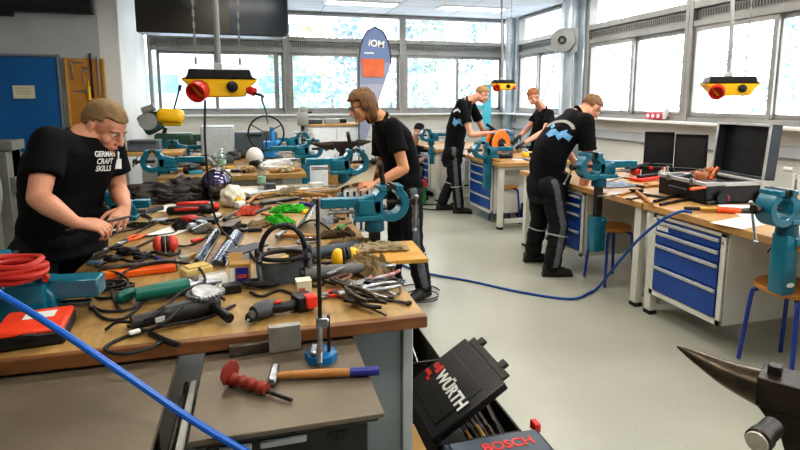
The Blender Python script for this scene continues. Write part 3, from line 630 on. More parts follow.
t = thing('metal_cabinet', 'plain light grey metal box on the second workbench left of the bottle', 'box', (-.48, 7.3, .85)); MB().box((0, 0, .22), (.4, .3, .44), bev=.008).build('box_body', M('pale_blue_grey', '#a9b0b4', .4), t); MB().box((0, -.155, .22), (.36, .01, .38)).build('front_door', M('pale_blue_grey2', '#b3babd', .4), t)
t = thing('bandsaw_machine', 'yellow and dark green metal saw with a raised lever at the back left', 'machine', (-1.27, 8.1, -.03)); gm = M('machine_green', '#2d4a3c', .45, 0, '#38584a', 6)
MB().box((.05, 0, .45), (.6, .5, .9)).build('stand', lgrey, t); MB().box((.16, 0, 1.08), (.5, .34, .22), bev=.03).build('bed', gm, t)
MB().box((-.14, 0, 1.34), (.26, .2, .3), rot=(0, -.5, 0), bev=.05, seg=2).build('wheel_guard', gm, t); MB().cyl((-.16, -.11, 1.36), (-.16, -.13, 1.36), .12).cyl((-.22, -.1, 1.5), (-.06, -.12, 1.56), .05).build('grey_cover', mgrey, t)
MB().box((.12, -.02, 1.43), (.36, .24, .2), rot=(0, .08, 0), bev=.07, seg=3).box((.14, 0, 1.36), (.26, .18, .14), bev=.03, seg=2).build('motor_cover', yellow, t)
MB().box((-.02, -.02, 1.48), (.42, .05, .04), rot=(0, -.15, 0)).box((.0, 0, 1.12), (.05, .05, .3), rot=(0, .3, 0)).build('saw_frame', dsteel, t)
MB().cyl((.16, 0, 1.5), (.26, 0, 1.82), .012).cyl((.25, 0, 1.78), (.27, 0, 1.86), .022).build('lever', black, t)
MB().box((.5, 0, 1.12), (.3, .16, .1), bev=.01).box((.42, 0, 1.02), (.04, .1, .2)).build('feed_vise', gm, t)
t = thing('side_shelf', 'grey shelf unit with wooden top behind the leftmost back vise', 'shelf', (-1.5, 6.9, 0))
MB().box((.25, .2, .98), (.75, .5, .04)).build('top', woodp, t)
for lx, ly in ((-.1, 0), (.6, 0), (-.1, .42), (.6, .42)): MB().box((lx, ly, .48), (.04, .04, .96)).build('leg', lgrey, t)
MB().box((.25, .2, .5), (.68, .44, .03)).build('shelf_board', lgrey, t)
t = thing('parts_bin', 'grey-blue parts bin on the wooden shelf at the back left', 'bin', (-1.42, 7.1, 1.0)); MB().box((.1, 0, .07), (.36, .2, .14), bev=.01).build('bin_body', M('slate_bin', '#5e6a74', .5), t); MB().box((.1, -.11, .12), (.3, .02, .03)).build('rim', dgrey, t)
# sheet metal machine behind left man
t = thing('bending_machine', 'grey sheet-metal folding machine behind the man with the lettered shirt', 'machine', (-3.3, 6.4, 0)); gg = M('machine_grey', '#7c7c74', .4, .2, '#8b8a82', 3)
MB().box((.1, 0, 1.16), (1.6, .3, .1)).box((.1, 0, .75), (1.6, .3, .16)).build('beam', gg, t)
MB().box((.1, .05, .97), (1.5, .2, .3)).build('clamp_bed', M('rusty_grey', '#4f4a42', .6, .3, '#6f6a60', 20), t)
MB().cyl((-.6, -.22, 1.03), (.8, -.22, 1.03), .025).build('bar_handle', steel, t)
for x in (-.6, .8): MB().box((x, 0, .55), (.1, .36, 1.1)).build('side_frame', gg, t)
MB().tube([(.75, -.2, 1.0), (.78, -.26, .6), (.6, -.26, .42), (-.4, -.26, .4)], .025).build('foot_bar', mgrey, t)
MB().box((.1, 0, .62), (1.5, .12, .06)).build('lower_rail', black, t)
# window sill thing
t = thing('model_truck', 'small red and white object on the right window sill', 'ornament', (4.9, 5.72, 1.37))
MB().box((0, 0, .05), (.08, .3, .08), bev=.01).build('body', M('pink_red', '#c8334a', .4), t); MB().box((0, -.16, .08), (.06, .03, .14), rot=(.4, 0, 0)).build('white_arm', paper, t)
for k in range(3): MB().ell((-.045, -.09+k*.09, .05), (.01, .03, .025)).build('white_spot', paper, t)
# floor tube left at mid: green/red container
t = thing('spray_canister', 'small green canister with red lid on the floor behind the man in glasses', 'canister', (2.45, 7.9, 0)); MB().cyl((0, 0, 0), (0, 0, .28), .1, bev=.01).build('body', M('canister_green', '#1f9a4a', .4), t); MB().cyl((0, 0, .28), (0, 0, .38), .13, .1, bev=.01).build('lid', red, t)
# cable coil on floor and blue hose on floor
cord('air_hose', 'thin blue air hose crossing the pale floor up to the orange tool', [atz(396, 262, .013), atz(412, 269, .013), atz(430, 274, .013), atz(470, 281, .01), atz(520, 292, .01), atz(570, 299, .01), atz(590, 292.5, .013), atz(598, 287.5, .02), atx(606, 278, 2.74), atx(622, 258, 2.71), atx(640, 238, 2.68), atx(662, 220, 2.70), atx(680, 213, 2.78)+V((0, 0, .01)), atz(692, 212, .868)], .011, M('navy_hose', '#12448a', .35, 0, '#184f9a', 9), 'hose')
for i, (px, py, r) in enumerate(((418, 292, .19), (422, 296, .14))):
    c = atz(px, py, .012+.012*i); cord('cable_loop', ['wide grey cable loop on the floor by the foot of the man in glasses', 'smaller grey cable loop on the floor by the foot of the man in glasses'][i], [c+V((r*math.cos(a*PI/8), r*math.sin(a*PI/8), 0)) for a in range(15)], .006, dgrey)
cord('cable_loop', 'dark cable ring on the floor beside the green canister', [V((2.55+.2*math.cos(a*PI/8), 7.55+.2*math.sin(a*PI/8), .012)) for a in range(15)], .01, black)
t = thing('waste_sack', 'black bag slumped on the floor under the mid-room workbench', 'bag', (3.5, 6.3, 0)); MB().ell((0, 0, .16), (.2, .2, .2), nz=.3, ns=9, seed=3, flat=-.16).build('sack', black, t); MB().ell((0, 0, .36), (.05, .04, .05), nz=.3, ns=9, seed=5).build('knot', black, t)
# ================================================================ TOOLBOXES ON FLOOR
def edge_box(t, w, d, h, mat, th=.014, name='case_shell'):
    mb = MB().box((w/2, d/2, .008), (w, d, .016), bev=.003)
    for c, s in (((w/2, th/2, h/2), (w, th, h)), ((w/2, d-th/2, h/2), (w, th, h)), ((th/2, d/2, h/2), (th, d, h)), ((w-th/2, d/2, h/2), (th, d, h))): mb.box(c, s, bev=.003)
    return mb.build(name, mat, t)
t = thing('tool_case', 'open black tool case on the floor, its raised lid lettered WÜRTH', 'tool case', (.70, 1.98, .0))
edge_box(t, .40, .50, .155, black)
LW, LD = .40, .46; ang = math.radians(33); lx = V((0, -1, 0)); lu = V((math.cos(ang), 0, math.sin(ang)))
ld = thing('lid_pivot', None, None, (0, 0, 0)); bpy.data.objects.remove(ld)
lm = frame_m(V((-.02, .47, .17)), lx, lu)      # x toward camera, y up the lid
lid = MB(lm); lid.box((LD/2, LW/2, .0), (LD, LW, .02), bev=.006); lid.box((LD/2, .02, -.015), (LD, .03, .04), bev=.005); lid.box((.02, LW/2, -.015), (.03, LW, .04), bev=.005); lid.box((LD-.02, LW/2, -.015), (.03, LW, .04), bev=.005)
lid.box((LD/2, LW+.02, -.004), (LD*.86, .04, .014), bev=.004)
for q in (.22, .74): lid.box((LD*q, LW+.05, -.004), (.05, .04, .02), bev=.004)
lid.box((LD*.47, LW*.44, .012), (LD*.8, LW*.66, .008), bev=.004)
lo_ = lid.build('lid', M('worn_black_lid', '#141414', .4, 0, '#262422', 7, .1), t)
mesh_part('lettering', text_mesh('WÜRTH', .084, .003, lm @ Matrix.Translation((LD*.60, LW*.47, .0175))), paper, lo_)
MB(lm).box((.055, LW*.50, .018), (.035, .03, .003), bev=0).box((.095, LW*.50, .018), (.03, .05, .003), bev=0).box((.055, LW*.37, .018), (.06, .022, .003), bev=0).box((.095, LW*.32, .018), (.03, .016, .003), bev=0).build('red_emblem', red, lo_)
R_ = random.Random(5)
for k in range(7):
    x = .20+.16*(k/6); l = R_.uniform(.25, .36); y = .06
    mat = [woodh, dsteel, cardb, dsteel, dirty, black, dsteel][k]
    tt = thing(['file_tool', 'steel_bar', 'file_tool', 'steel_bar', 'steel_bar', 'file_tool', 'steel_bar'][k], ['wooden-handled file lying leftmost in the open black case', 'dark bar beside the leftmost file in the open black case', 'tan-handled file in the middle of the open black case', 'dark steel bar right of the tan-handled file in the open case', 'brown rusty bar in the open black case', 'black-handled file in the open black case', 'rightmost steel bar in the open black case'][k], ['file', 'bar', 'file', 'bar', 'bar', 'file', 'bar'][k], (.70+x, 1.98+y, .07+.012*(k % 3)), rot=(.14, 0, R_.uniform(-.12, .12)))
    MB().box((0, l/2, 0), (.018, l, .01), bev=.002).build('blade', dsteel, tt); MB().cyl((0, -.03, 0), (0, .1, 0), .012, .014, bev=.003).build('handle', mat, tt)
t = thing('tool_case', 'closed dark slate case with red lettering at the bottom edge, below the open black case', 'tool case', (.72, 1.50, 0))
MB().box((.2, .215, .1), (.44, .43, .2), bev=.015, seg=2).build('case_body', M('slate_case', '#2b333c', .35, 0, '#35404a', 3), t); MB().box((.2, .215, .204), (.40, .39, .012), bev=.006).build('lid', M('slate_lid', '#36424e', .35, 0, '#414e5a', 3), t)
mesh_part('lettering', text_mesh('BOSCH', .07, .002, frame_m(V((.24, .34, .2115)), (1, 0, 0), (0, 1, 0))), red, t)
MB().box((.42, .44, .2), (.03, .05, .04)).build('latch', red, t)
# wire basket / wooden crate behind panel at left of case
t = thing('wire_crate', 'dark open metal crate with steel offcuts behind the black tool case', 'crate', (.62, 2.55, 0))
edge_box(t, .3, .55, .24, dsteel, .01, 'crate_shell')
for k in range(5):
    tt = thing('steel_rod', ['bright steel rod leaning leftmost in the metal crate', 'bright steel rod second from the left in the metal crate', 'bright steel rod in the middle of the metal crate', 'bright steel rod fourth from the left in the metal crate', 'bright steel rod rightmost in the metal crate'][k], 'rod', (.66+.05*k, 2.6, .03)); MB().cyl((0, 0, 0), (R_.uniform(-.03, .03), .42, .2), .007).build('shaft', steel, tt); MB().cyl((0, 0, 0), (0, -.012, -.004), .010).build('collar', dsteel, tt)
t = thing('wood_offcut', 'brown wooden block on the floor left of the black tool case', 'wood block', (.60, 2.02, 0)); MB().box((0, 0, .09), (.07, .2, .18), bev=.006).build('block', woodh, t); MB().box((0, 0, .185), (.066, .19, .008)).build('end_grain', cardb, t)
# ================================================================ PEOPLE
def bake_remesh(mb, vox, smooth=4, disp=None):
    me = bpy.data.meshes.new('tmp'); mb.bm.to_mesh(me); mb.bm.free(); o = bpy.data.objects.new('tmp', me); COL.objects.link(o)
    m = o.modifiers.new('r', 'REMESH'); m.mode = 'VOXEL'; m.voxel_size = vox; m.use_smooth_shade = True
    s = o.modifiers.new('s', 'SMOOTH'); s.factor = .5; s.iterations = smooth
    dg = bpy.context.evaluated_depsgraph_get(); dg.update(); r = bpy.data.meshes.new_from_object(o.evaluated_get(dg)); bpy.data.objects.remove(o)
    if disp:
        for v, n in zip(r.vertices, [V(q.vector) for q in r.vertex_normals]): v.co += n*disp(v.co)
    for p in r.polygons: p.use_smooth = True
    return r
def cap(mb, a, b, ra, rb, seg=14):
    a, b = V(a), V(b); mb.cyl(a, b, ra, rb, seg); mb.ell(a, (ra,)*3, sub=2); mb.ell(b, (rb,)*3, sub=2)
def loft(mb, secs, seg=28, pw=2.4):
    t = bmesh.new(); rings = []
    for c, u, w in secs:
        c, u, w = V(c), V(u), V(w); r = []
        for i in range(seg):
            a = 2*PI*i/seg; ca, sa = math.cos(a), math.sin(a)
            r.append(t.verts.new(c+u*math.copysign(abs(ca)**(2/pw), ca)+w*math.copysign(abs(sa)**(2/pw), sa)))
        rings.append(r)
    for a, b in zip(rings, rings[1:]):
        for i in range(seg): t.faces.new((a[i], a[(i+1) % seg], b[(i+1) % seg], b[i]))
    t.faces.new(rings[0][::-1]); t.faces.new(rings[-1]); bmesh.ops.recalc_face_normals(t, faces=t.faces[:]); mb._new(t)
def sfx(mat): return mat
def hand(mb, wr, d, pn, curl, side, s=1, thumb_in=.5):
    # wr wrist, d direction, pn palm normal (fingers curl toward it), side=+1 thumb on the (d x pn) side
    d = V(d).normalized(); pn = V(pn); pn = (pn-d*pn.dot(d)).normalized(); w = d.cross(pn)*side
    k = V(wr)+d*.092*s
    loft(mb, [(V(wr)-d*.01, w*.027*s, pn*.02*s), (V(wr)+d*.03*s, w*.035*s, pn*.018*s), (V(wr)+d*.075*s, w*.042*s, pn*.015*s), (k, w*.040*s, pn*.012*s)], 16)
    for i, L in enumerate((.072, .08, .075, .058)):
        off = w*(.032-.0215*i)*s; p = k+off-d*(.004*(i == 3)+.004); dd = (d+w*(.10-.07*i)).normalized(); r = .0088*s
        for j, f in enumerate((.45, .32, .23)):
            a = curl*(.55 if j == 0 else .8)+.05*i*curl; ax = dd.cross(pn).normalized()
            dd = (Matrix.Rotation(a, 3, ax) @ dd).normalized(); q = p+dd*L*f*s
            cap(mb, p, q, r*(1-.09*j), r*(1-.09*(j+1)), 10); p = q
            pn2 = pn
    p = V(wr)+d*.028*s+w*.03*s; dd = (d*.75+w*.65+pn*.25).normalized()
    for j, (L, r) in enumerate(((.042, .0125), (.032, .0105), (.026, .0092))):
        q = p+dd*L*s; cap(mb, p, q, r*s, r*.9*s, 10); p = q; dd = (dd*1.0-w*thumb_in*.55+pn*.3*curl+d*.25).normalized()
def person(name, label, J, skin, hair, hairmat, curlL=.7, curlR=.7, palmL=None, palmR=None, vox=.006, text=None, cap_=None, beard=None, glasses=False, shirt='black', fat=1.0, trim=True, gloves=None, group=None):
    g = lambda k: V(J[k])
    base = V(J['root']); t = thing(name, label, 'person', base); off = Matrix.Translation(-base)
    F = g('face').normalized(); U = g('hup'); U = (U-F*U.dot(F)).normalized(); R = F.cross(U).normalized(); H = g('head'); hs = J.get('hs', 1.0)
    hm = Matrix((R, F, U)).transposed().to_4x4(); hm.translation = H
    shl, shr, pel, nk = g('shL'), g('shR'), g('pel'), g('neck')
    lat = (shr-shl).normalized(); hl, hr = g('hipL'), g('hipR'); platv = (hr-hl).normalized()
    mid = (shl+shr)/2; spine = (mid-pel).normalized(); fr = lat.cross(spine).normalized()*-1
    if 'front' in J and fr.dot(V(J['front'])) < 0: fr = -fr
    pf = platv.cross(V((0, 0, 1))).normalized(); pf = -pf if pf.dot(fr) < 0 else pf
    # --- body (one continuous surface)
    b = MB(off)
    W = .185*fat
    def torso(mb, e, low=False, ease=0):
        q = lambda s: pel.lerp(mid, s) - fr*J.get('hunch', .03)*math.sin(PI*min(1, max(0, s)))
        secs = []
        if low: secs.append((pel-V((0, 0, .07)), platv*(W*.9+e), pf*(.12*fat+e)))
        secs += [(q(.02), platv*(W*.86+e), pf*(.115*fat+e)), (q(.25), platv.lerp(lat, .3)*(W*.80+e+ease), fr*(.112*fat+e+ease*.6)), (q(.5), lat*(W*.86+e+ease), fr*(.118*fat+e+ease*.6)), (q(.78), lat*(W*.98+e+ease*.5), fr*(.125*fat+e)), (q(.96), lat*(W*.96+e), fr*(.10*fat+e)), (q(1.04)+spine*.005, lat*(W*.72+e), fr*(.078+e)), (mid.lerp(nk, .55)+spine*.01, lat*(.075+e), fr*(.062+e))]
        loft(mb, secs)
    torso(b, 0, True)
    nb = mid.lerp(nk, .4); cap(b, nb, H-U*.045*hs-F*.022*hs, .069*hs, .060*hs)
    for s in 'LR':
        sh, el, wr = g('sh'+s), g('el'+s), g('wr'+s); cap(b, sh, el, .052*fat, .041*fat); fo = el.lerp(wr, .3); cap(b, el, fo, .041*fat, .043*fat); cap(b, fo, wr, .043*fat, .027)
        b.ell(sh, (.062*fat,)*3, sub=2)
        d = V(J.get('hd'+s, wr-el)); pn = V((palmL if s == 'L' else palmR) or (0, 0, -1))
        hand(b, wr+d.normalized()*.012, d, pn, curlL if s == 'L' else curlR, 1 if s == 'R' else -1)
        hp, kn, an = g('hip'+s), g('kn'+s), g('an'+s); cap(b, hp, kn, .082*fat, .056*fat); c = kn.lerp(an, .3); cap(b, kn, c, .054*fat, .056*fat); cap(b, c, an, .056*fat, .036)
        fd = V(J['fd'+s]).normalized(); cap(b, an, an+fd*.12-V((0, 0, an.z-.04)), .04, .035)
    hb = MB(off @ hm @ Matrix.Scale(hs, 4)); 
    for c, r in (((0, -.005, .03), (.076, .096, .088)), ((0, .035, -.045), (.058, .062, .066)), ((0, .058, -.088), (.034, .034, .026)), ((0, .052, .035), (.060, .036, .045)), ((0, .078, .020), (.05, .014, .010)), ((.031, .082, .0115), (.015, .011, .008)), ((-.031, .082, .0115), (.015, .011, .008)), ((.031, .080, -.008), (.015, .010, .006)), ((-.031, .080, -.008), (.015, .010, .006)), ((.036, .064, -.03), (.026, .024, .026)), ((-.036, .064, -.03), (.026, .024, .026)), ((0, .094, -.056), (.024, .011, .007)), ((0, .092, -.067), (.020, .010, .007)), ((0, .1, -.096), (.016, .012, .013))): hb.ell(c, r, sub=3)
    cap(hb, (0, .092, .015), (0, .118, -.027), .0075, .012, 10)
    for sx in (-1, 1):
        hb.ell((sx*.012, .108, -.031), (.008, .009, .007), sub=2)
        hb.ell((sx*.078, -.008, -.008), (.010, .022, .033), rot=(.15, 0, sx*-.35)); hb.ell((sx*.06, .0, -.06), (.018, .03, .045))
    b.bm.from_mesh((lambda m_: m_)(_tmpmesh(hb)))
    me = bake_remesh(b, vox, 2)
    if gloves:
        pass
    body = mesh_part('body', me, skin, t)
    if gloves:
        me.materials.append(gloves)
        for p in me.polygons:
            for s in 'LR':
                wv = g('wr'+s)-base; d = V(J.get('hd'+s, g('wr'+s)-g('el'+s))).normalized()
                c = p.center-wv
                if c.length < .25 and c.dot(d) > 0: p.material_index = 1
    # eyes, brows
    em = Matrix(off @ hm @ Matrix.Scale(hs, 4))
    for sx in (-1, 1):
        e = MB(em).ell((sx*.031, .080, .004), (.013, .012, .010)).build('eye', M('eye_white', '#e8e2da', .3), t)
        MB(em).ell((sx*.031, .0905, .003), (.0055, .003, .0055), sub=2).build('iris', M('iris_dark', '#2c3a44', .2), e)
        MB(em).tube([(sx*.015, .097, .019), (sx*.032, .096, .024), (sx*.05, .083, .019)], .0035, seg=6).build('eyebrow', hairmat, t)
    MB(em).ell((0, .1035, -.0615), (.021, .004, .0045), sub=2).build('lips', M('lip_colour', '#a9605a', .5), t)
    # hair
    if hair != 'none':
        hbm = bmesh.new(); bmesh.ops.create_icosphere(hbm, subdivisions=5, radius=1); lng = hair == 'long'
        kill = []
        for v in hbm.verts:
            n = v.co.copy(); x, y, z = n
            r = V((.083, .103, .097)) if not lng else V((.095, .112, .104))
            p = V((n.x*r.x, n.y*r.y-.005, n.z*r.z+.03))
            if lng and n.z < .0 and n.y < .4: p.z -= .10*(-n.z); p.x *= 1.03; p.y += .01*n.z
            f = noise.noise(V((n.x*5, n.y*2, n.z*3)))*.004 + noise.noise(V((n.x*26, n.y*5, n.z*5)))*.0022; p += n*f*(2.0 if lng else .7)
            v.co = p
            if lng: bad = (y > .45 and z < .40-.2*abs(x)) or (y > .22 and z < -.35) or z < -.93
            else: bad = (y > .42 and z < .36) or (y > .08 and z < .12) or (y > -.2 and z < -.12) or z < -.5
            if bad: kill.append(v)
        bmesh.ops.delete(hbm, geom=kill, context='VERTS'); bmesh.ops.solidify(hbm, geom=hbm.faces[:], thickness=.012)
        hbm.transform(em); hme = bpy.data.meshes.new('hair'); hbm.to_mesh(hme); hbm.free()
        for p in hme.polygons: p.use_smooth = True
        mesh_part('hair', hme, hairmat, t)
    if beard:
        bb = bmesh.new(); bmesh.ops.create_icosphere(bb, subdivisions=4, radius=1); kill = []
        for v in bb.verts:
            n = v.co.copy(); v.co = V((n.x*.063, n.y*.072+.032, n.z*.072-.05))+n*.002*noise.noise(n*30)
            if n.z > -.12+.25*(-n.y) or (n.y < -.35) or (abs(n.x) < .42 and n.z > -.35 and n.y > .5): kill.append(v)
        bmesh.ops.delete(bb, geom=kill, context='VERTS'); bb.transform(em); bme = bpy.data.meshes.new('beard'); bb.to_mesh(bme); bb.free()
        for p in bme.polygons: p.use_smooth = True
        mesh_part('beard', bme, beard, t)
    if cap_:
        cb_ = MB(em).lathe([(.0, .105), (.03, .104), (.06, .09), (.08, .06), (.088, .02), (.088, .0), (.08, .0)], (0, -.005, .03), (0, -.12, 1), 28, cap=False).lathe([(.091, .0), (.091, .022), (.086, .024)], (0, -.005, .028), (0, -.12, 1), 28, cap=False)
        cb_.build('beanie', cap_, t)
    if glasses:
        gl = MB(em)
        for sx in (-1, 1):
            gl.tube([(sx*.033+.022*math.cos(a*PI/8), .104, .004+.016*math.sin(a*PI/8)) for a in range(16)], .002, closed=True, sm=1, seg=6); gl.cyl((sx*.055, .102, .01), (sx*.08, .0, .005), .002, seg=6)
        gl.cyl((-.011, .106, .008), (.011, .106, .008), .002, seg=6); gl.build('glasses', blackg, t)
    # --- polo/T-shirt
    sm = M('shirt_black', '#0b0b0d', .85, 0, '#111114', 6, .2, 40, spec=.2)
    s_ = MB(off); torso(s_, .014, False, .016); s_.ell(mid-spine*.01, (.01, .01, .01), sub=1)
    hem = pel+V((0, 0, -.06)); loft(s_, [(hem, platv*(W*.9+.03), pf*(.12*fat+.03)), (pel+V((0, 0, .04)), platv*(W*.88+.03), pf*(.118*fat+.03)), (pel.lerp(mid, .3), lat*(W*.82+.03), fr*(.115*fat+.02))])
    for s in 'LR':
        sh, el = g('sh'+s), g('el'+s); cap(s_, mid.lerp(sh, .5)-spine*.02, sh, .078*fat, .07*fat); e2 = sh.lerp(el, .62); cap(s_, sh, sh.lerp(el, .3), .07*fat, .068*fat); s_.cyl(sh.lerp(el, .25), e2, .068*fat, .074*fat, 18)
    R_s = J.get('seed', 1)
    wr_ = lambda c: .007*noise.noise(c*7+V((R_s, 0, 0)))+.004*noise.noise(V((c.x*9, c.y*9, c.z*22+R_s)))
    sme = bake_remesh(s_, .009, 4, wr_)
    sh_o = mesh_part('shirt', sme, sm, t)
    bv = BVHTree.FromPolygons([v.co for v in sme.vertices], [p.vertices[:] for p in sme.polygons])
    # collar
    cn = mid.lerp(nk, .5)-base; up_n = (H-U*.05-F*.02-nb).normalized(); cu = MB(); ax = lat; az = up_n.cross(ax).normalized()
    cu.tube([cn+ax*.07*math.cos(a*PI/10)+az*.064*math.sin(a*PI/10) for a in range(20)], .016, closed=True, sm=1, seg=8); cu.build('collar', sm, t)
    # --- trousers
    tm = M('work_trousers', '#17171a', .8, 0, '#202024', 10, .25, 50, spec=.25); tg = M('trouser_grey_panel', '#55585e', .75, 0, '#666a70', 12)
    tr_ = MB(off); loft(tr_, [(pel+V((0, 0, .05)), platv*(W*.88+.02), pf*(.12*fat+.018)), (pel-V((0, 0, .03)), platv*(W*.95+.02), pf*(.13*fat+.018)), (pel-V((0, 0, .12)), platv*(W*.9+.015), pf*(.12*fat+.01))])
    for s in 'LR':
        hp, kn, an = g('hip'+s), g('kn'+s), g('an'+s); cap(tr_, hp, hp.lerp(kn, .5), .103*fat, .09*fat); cap(tr_, hp.lerp(kn, .5), kn, .09*fat, .078*fat); cap(tr_, kn, an+V((0, 0, .02)), .078*fat, .072*fat)
    tme = bake_remesh(tr_, .011, 4, lambda c: .010*noise.noise(V((c.x*8, c.y*8, c.z*14+R_s)))+.004*noise.noise(c*24))
    tme.materials.clear(); tro = mesh_part('trousers', tme, tm, t); tme.materials.append(tg)
    for p in tme.polygons:
        for s, sg in (('L', -1), ('R', 1)):
            hp, kn, an = g('hip'+s)-base, g('kn'+s)-base, g('an'+s)-base
            c = p.center
            for a, bq in ((hp, kn), (kn, an)):
                ab = bq-a; tt = (c-a).dot(ab)/ab.length_squared
                if -.15 < tt < 1.0:
                    o_ = c-(a+ab*tt); 
                    if o_.length < .14 and o_.dot(platv*sg) > .062 and abs(o_.dot(pf)) < .03: p.material_index = 1
    if trim:
        for s in 'LR':
            kn, an = g('kn'+s)-base, g('an'+s)-base; c = kn.lerp(an, .22); dd = (an-kn).normalized()
            MB().lathe([(.084*fat, -.008), (.088*fat, -.006), (.088*fat, .006), (.084*fat, .008)], c, dd, 28, cap=False).build('reflective_stripe', M('reflective', '#a9acab', .4, .2), t)
    for s in 'LR':
        an = g('an'+s); fd = V(J['fd'+s]); fd.z = 0; fd.normalize(); sd = V((-fd.y, fd.x, 0)); z0 = J.get('floor', 0.0)
        pz = V((an.x, an.y, an.z-.085))
        sb = MB(off); 
        loft(sb, [(pz-fd*.085+V((0, 0, .05)), sd*.034, V((0, 0, .05))), (pz-fd*.03+V((0, 0, .065)), sd*.042, V((0, 0, .065))), (pz+fd*.05+V((0, 0, .055)), sd*.046, V((0, 0, .05))), (pz+fd*.12+V((0, 0, .04)), sd*.048, V((0, 0, .036))), (pz+fd*.18+V((0, 0, .03)), sd*.036, V((0, 0, .026)))], 20)
        cap(sb, pz+V((0, 0, .09)), pz+V((0, 0, .13)), .052, .055)
        shoe = mesh_part('shoe', bake_remesh(sb, .008, 3), M('work_shoe', '#1d1c1b', .6, 0, '#2a2826', 14), t)
        so = MB(off); so.tube([pz-fd*.09+V((0, 0, .012)), pz+V((0, 0, .012)), pz+fd*.1+V((0, 0, .012)), pz+fd*.19+V((0, 0, .014))], .03, sm=4, seg=12)
        m_ = so.build('sole', black, shoe)
        for v in m_.data.vertices:
            zz = v.co.z-(pz.z-base.z); v.co.z = (pz.z-base.z)+max(.001, min(.024, zz))
    # printed marks, laid onto the cloth
    for (kind, body_, size, pos, dirx, up_, col, bold) in (text or []):
        x = V(dirx).normalized(); u = V(up_); u = (u-x*u.dot(x)).normalized(); n = x.cross(u)
        o_ = V(pos)-base
        if kind == 'text': tm_ = text_mesh(body_, size, bold, frame_m(o_, x, u), ext=0)
        else: tm_ = shape_mesh(body_, size, frame_m(o_, x, u))
        bm_t = bmesh.new(); bm_t.from_mesh(tm_); bmesh.ops.triangulate(bm_t, faces=bm_t.faces[:])
        for _ in range(4): bmesh.ops.subdivide_edges(bm_t, edges=[e for e in bm_t.edges if e.calc_length() > .012], cuts=1); bmesh.ops.triangulate(bm_t, faces=bm_t.faces[:])
        bmesh.ops.triangulate(bm_t, faces=bm_t.faces[:]); bm_t.to_mesh(tm_); bm_t.free()
        for v in tm_.vertices:
            hit = bv.ray_cast(v.co+n*.25, -n, .5)
            if hit[0] is not None: v.co = hit[0]+n*.005
        mesh_part('shirt_print', tm_, col, sh_o)
    return t
def _tmpmesh(mb):
    me = bpy.data.meshes.new('tmph'); mb.bm.to_mesh(me); mb.bm.free(); return me
def shape_mesh(polys, size, m4):
    bm = bmesh.new()
    for poly in polys: bm.faces.new([bm.verts.new(V((x*size, y*size, 0))) for x, y in poly])
    bm.transform(m4); me = bpy.data.meshes.new('shape'); bm.to_mesh(me); bm.free(); return me
def skinm(n, c, c2): return M(n, c, .5, 0, c2, 10, .05, 80, spec=.35)
skA = skinm('skin_fair', '#c98f72', '#d69c80'); skB = skinm('skin_tan', '#c48a66', '#d09872'); skC = skinm('skin_rosy', '#d09a80', '#dca68c')
hairA = M('hair_short_blond', '#7d6442', .7, 0, '#8a7049', 60, .12, 60); hairB = M('hair_brown_long', '#4e3319', .55, 0, '#7d5730', 30, .6, 60, stretch=(3, 3, .6)); hairC = M('hair_fair', '#8f6b42', .6, 0, '#a98253', 50, .4, 120); hairD = M('hair_red', '#8a4f28', .65, 0, '#a0622f', 50, .4, 120); hairE = M('hair_cropped_brown', '#6e5236', .75, 0, '#86673f', 60, .12, 60)
printw = M('print_white', '#e9e9e6', .7, 0, '#dededb', 8); printb = M('print_light_blue', '#5f9ac6', .7, 0, '#7db3dc', 18)
thumb = [[(-.25, -.5), (.25, -.5), (.3, .1), (.12, .15), (.1, .55), (-.08, .6), (-.1, .15), (-.28, .05)]]
P = lambda x, y, z: V((x, y, z))
# man 1: left foreground, lettered shirt, faces right and towards us, head bowed
J = dict(root=P(-1.02, 2.86, 0), pel=aty(70, 229, 2.80)+V((-.03, .02, -.0)), shR=aty(49, 143, 2.62), shL=aty(109, 148, 2.97), neck=aty(85, 128, 2.82), head=aty(103, 126, 2.84)+V((0, 0, .0)), face=(.78, -.32, -.52), hup=(.5, -.15, .8),
         elR=aty(38, 198, 2.5), wrR=aty(74, 222, 2.42), elL=aty(118, 190, 2.98), wrL=aty(125, 208, 2.72), hdR=(1, .05, -.25), hdL=(-.1, -1, -.35),
         hipL=P(-.93, 2.92, .9), hipR=P(-1.02, 2.72, .9), knL=P(-.93, 2.95, .5), knR=P(-1.02, 2.7, .5), anL=P(-1.0, 3.0, .09), anR=P(-1.08, 2.72, .09), fdL=(1, -.2, 0), fdR=(1, -.4, 0), front=(.89, -.46, 0), hunch=.05, seed=3, hs=1.03)
tx = V((.46, .86, .0)); 
pc = aty(98, 161, 2.80)
m1 = person('person', 'short-haired bearded man in black T-shirt lettered on the chest, holding a thin tool at left', J, skA, 'short', hairA, .9, .9, palmL=(-.4, -.1, -1), palmR=(0, .3, -1), vox=.005, beard=M('stubble', '#7f5638', .8, 0, '#936647', 60, .4, 120), fat=1.08,
       text=[('text', 'GERMAN\nCRAFT\nSKILLS', .036, pc, (.62, .78, -.1), (0, .0, 1), printw, .0012), ('shape', thumb, .08, pc+V((.075, .09, -.012)), (.62, .78, -.1), (0, 0, 1), printw, 0)])
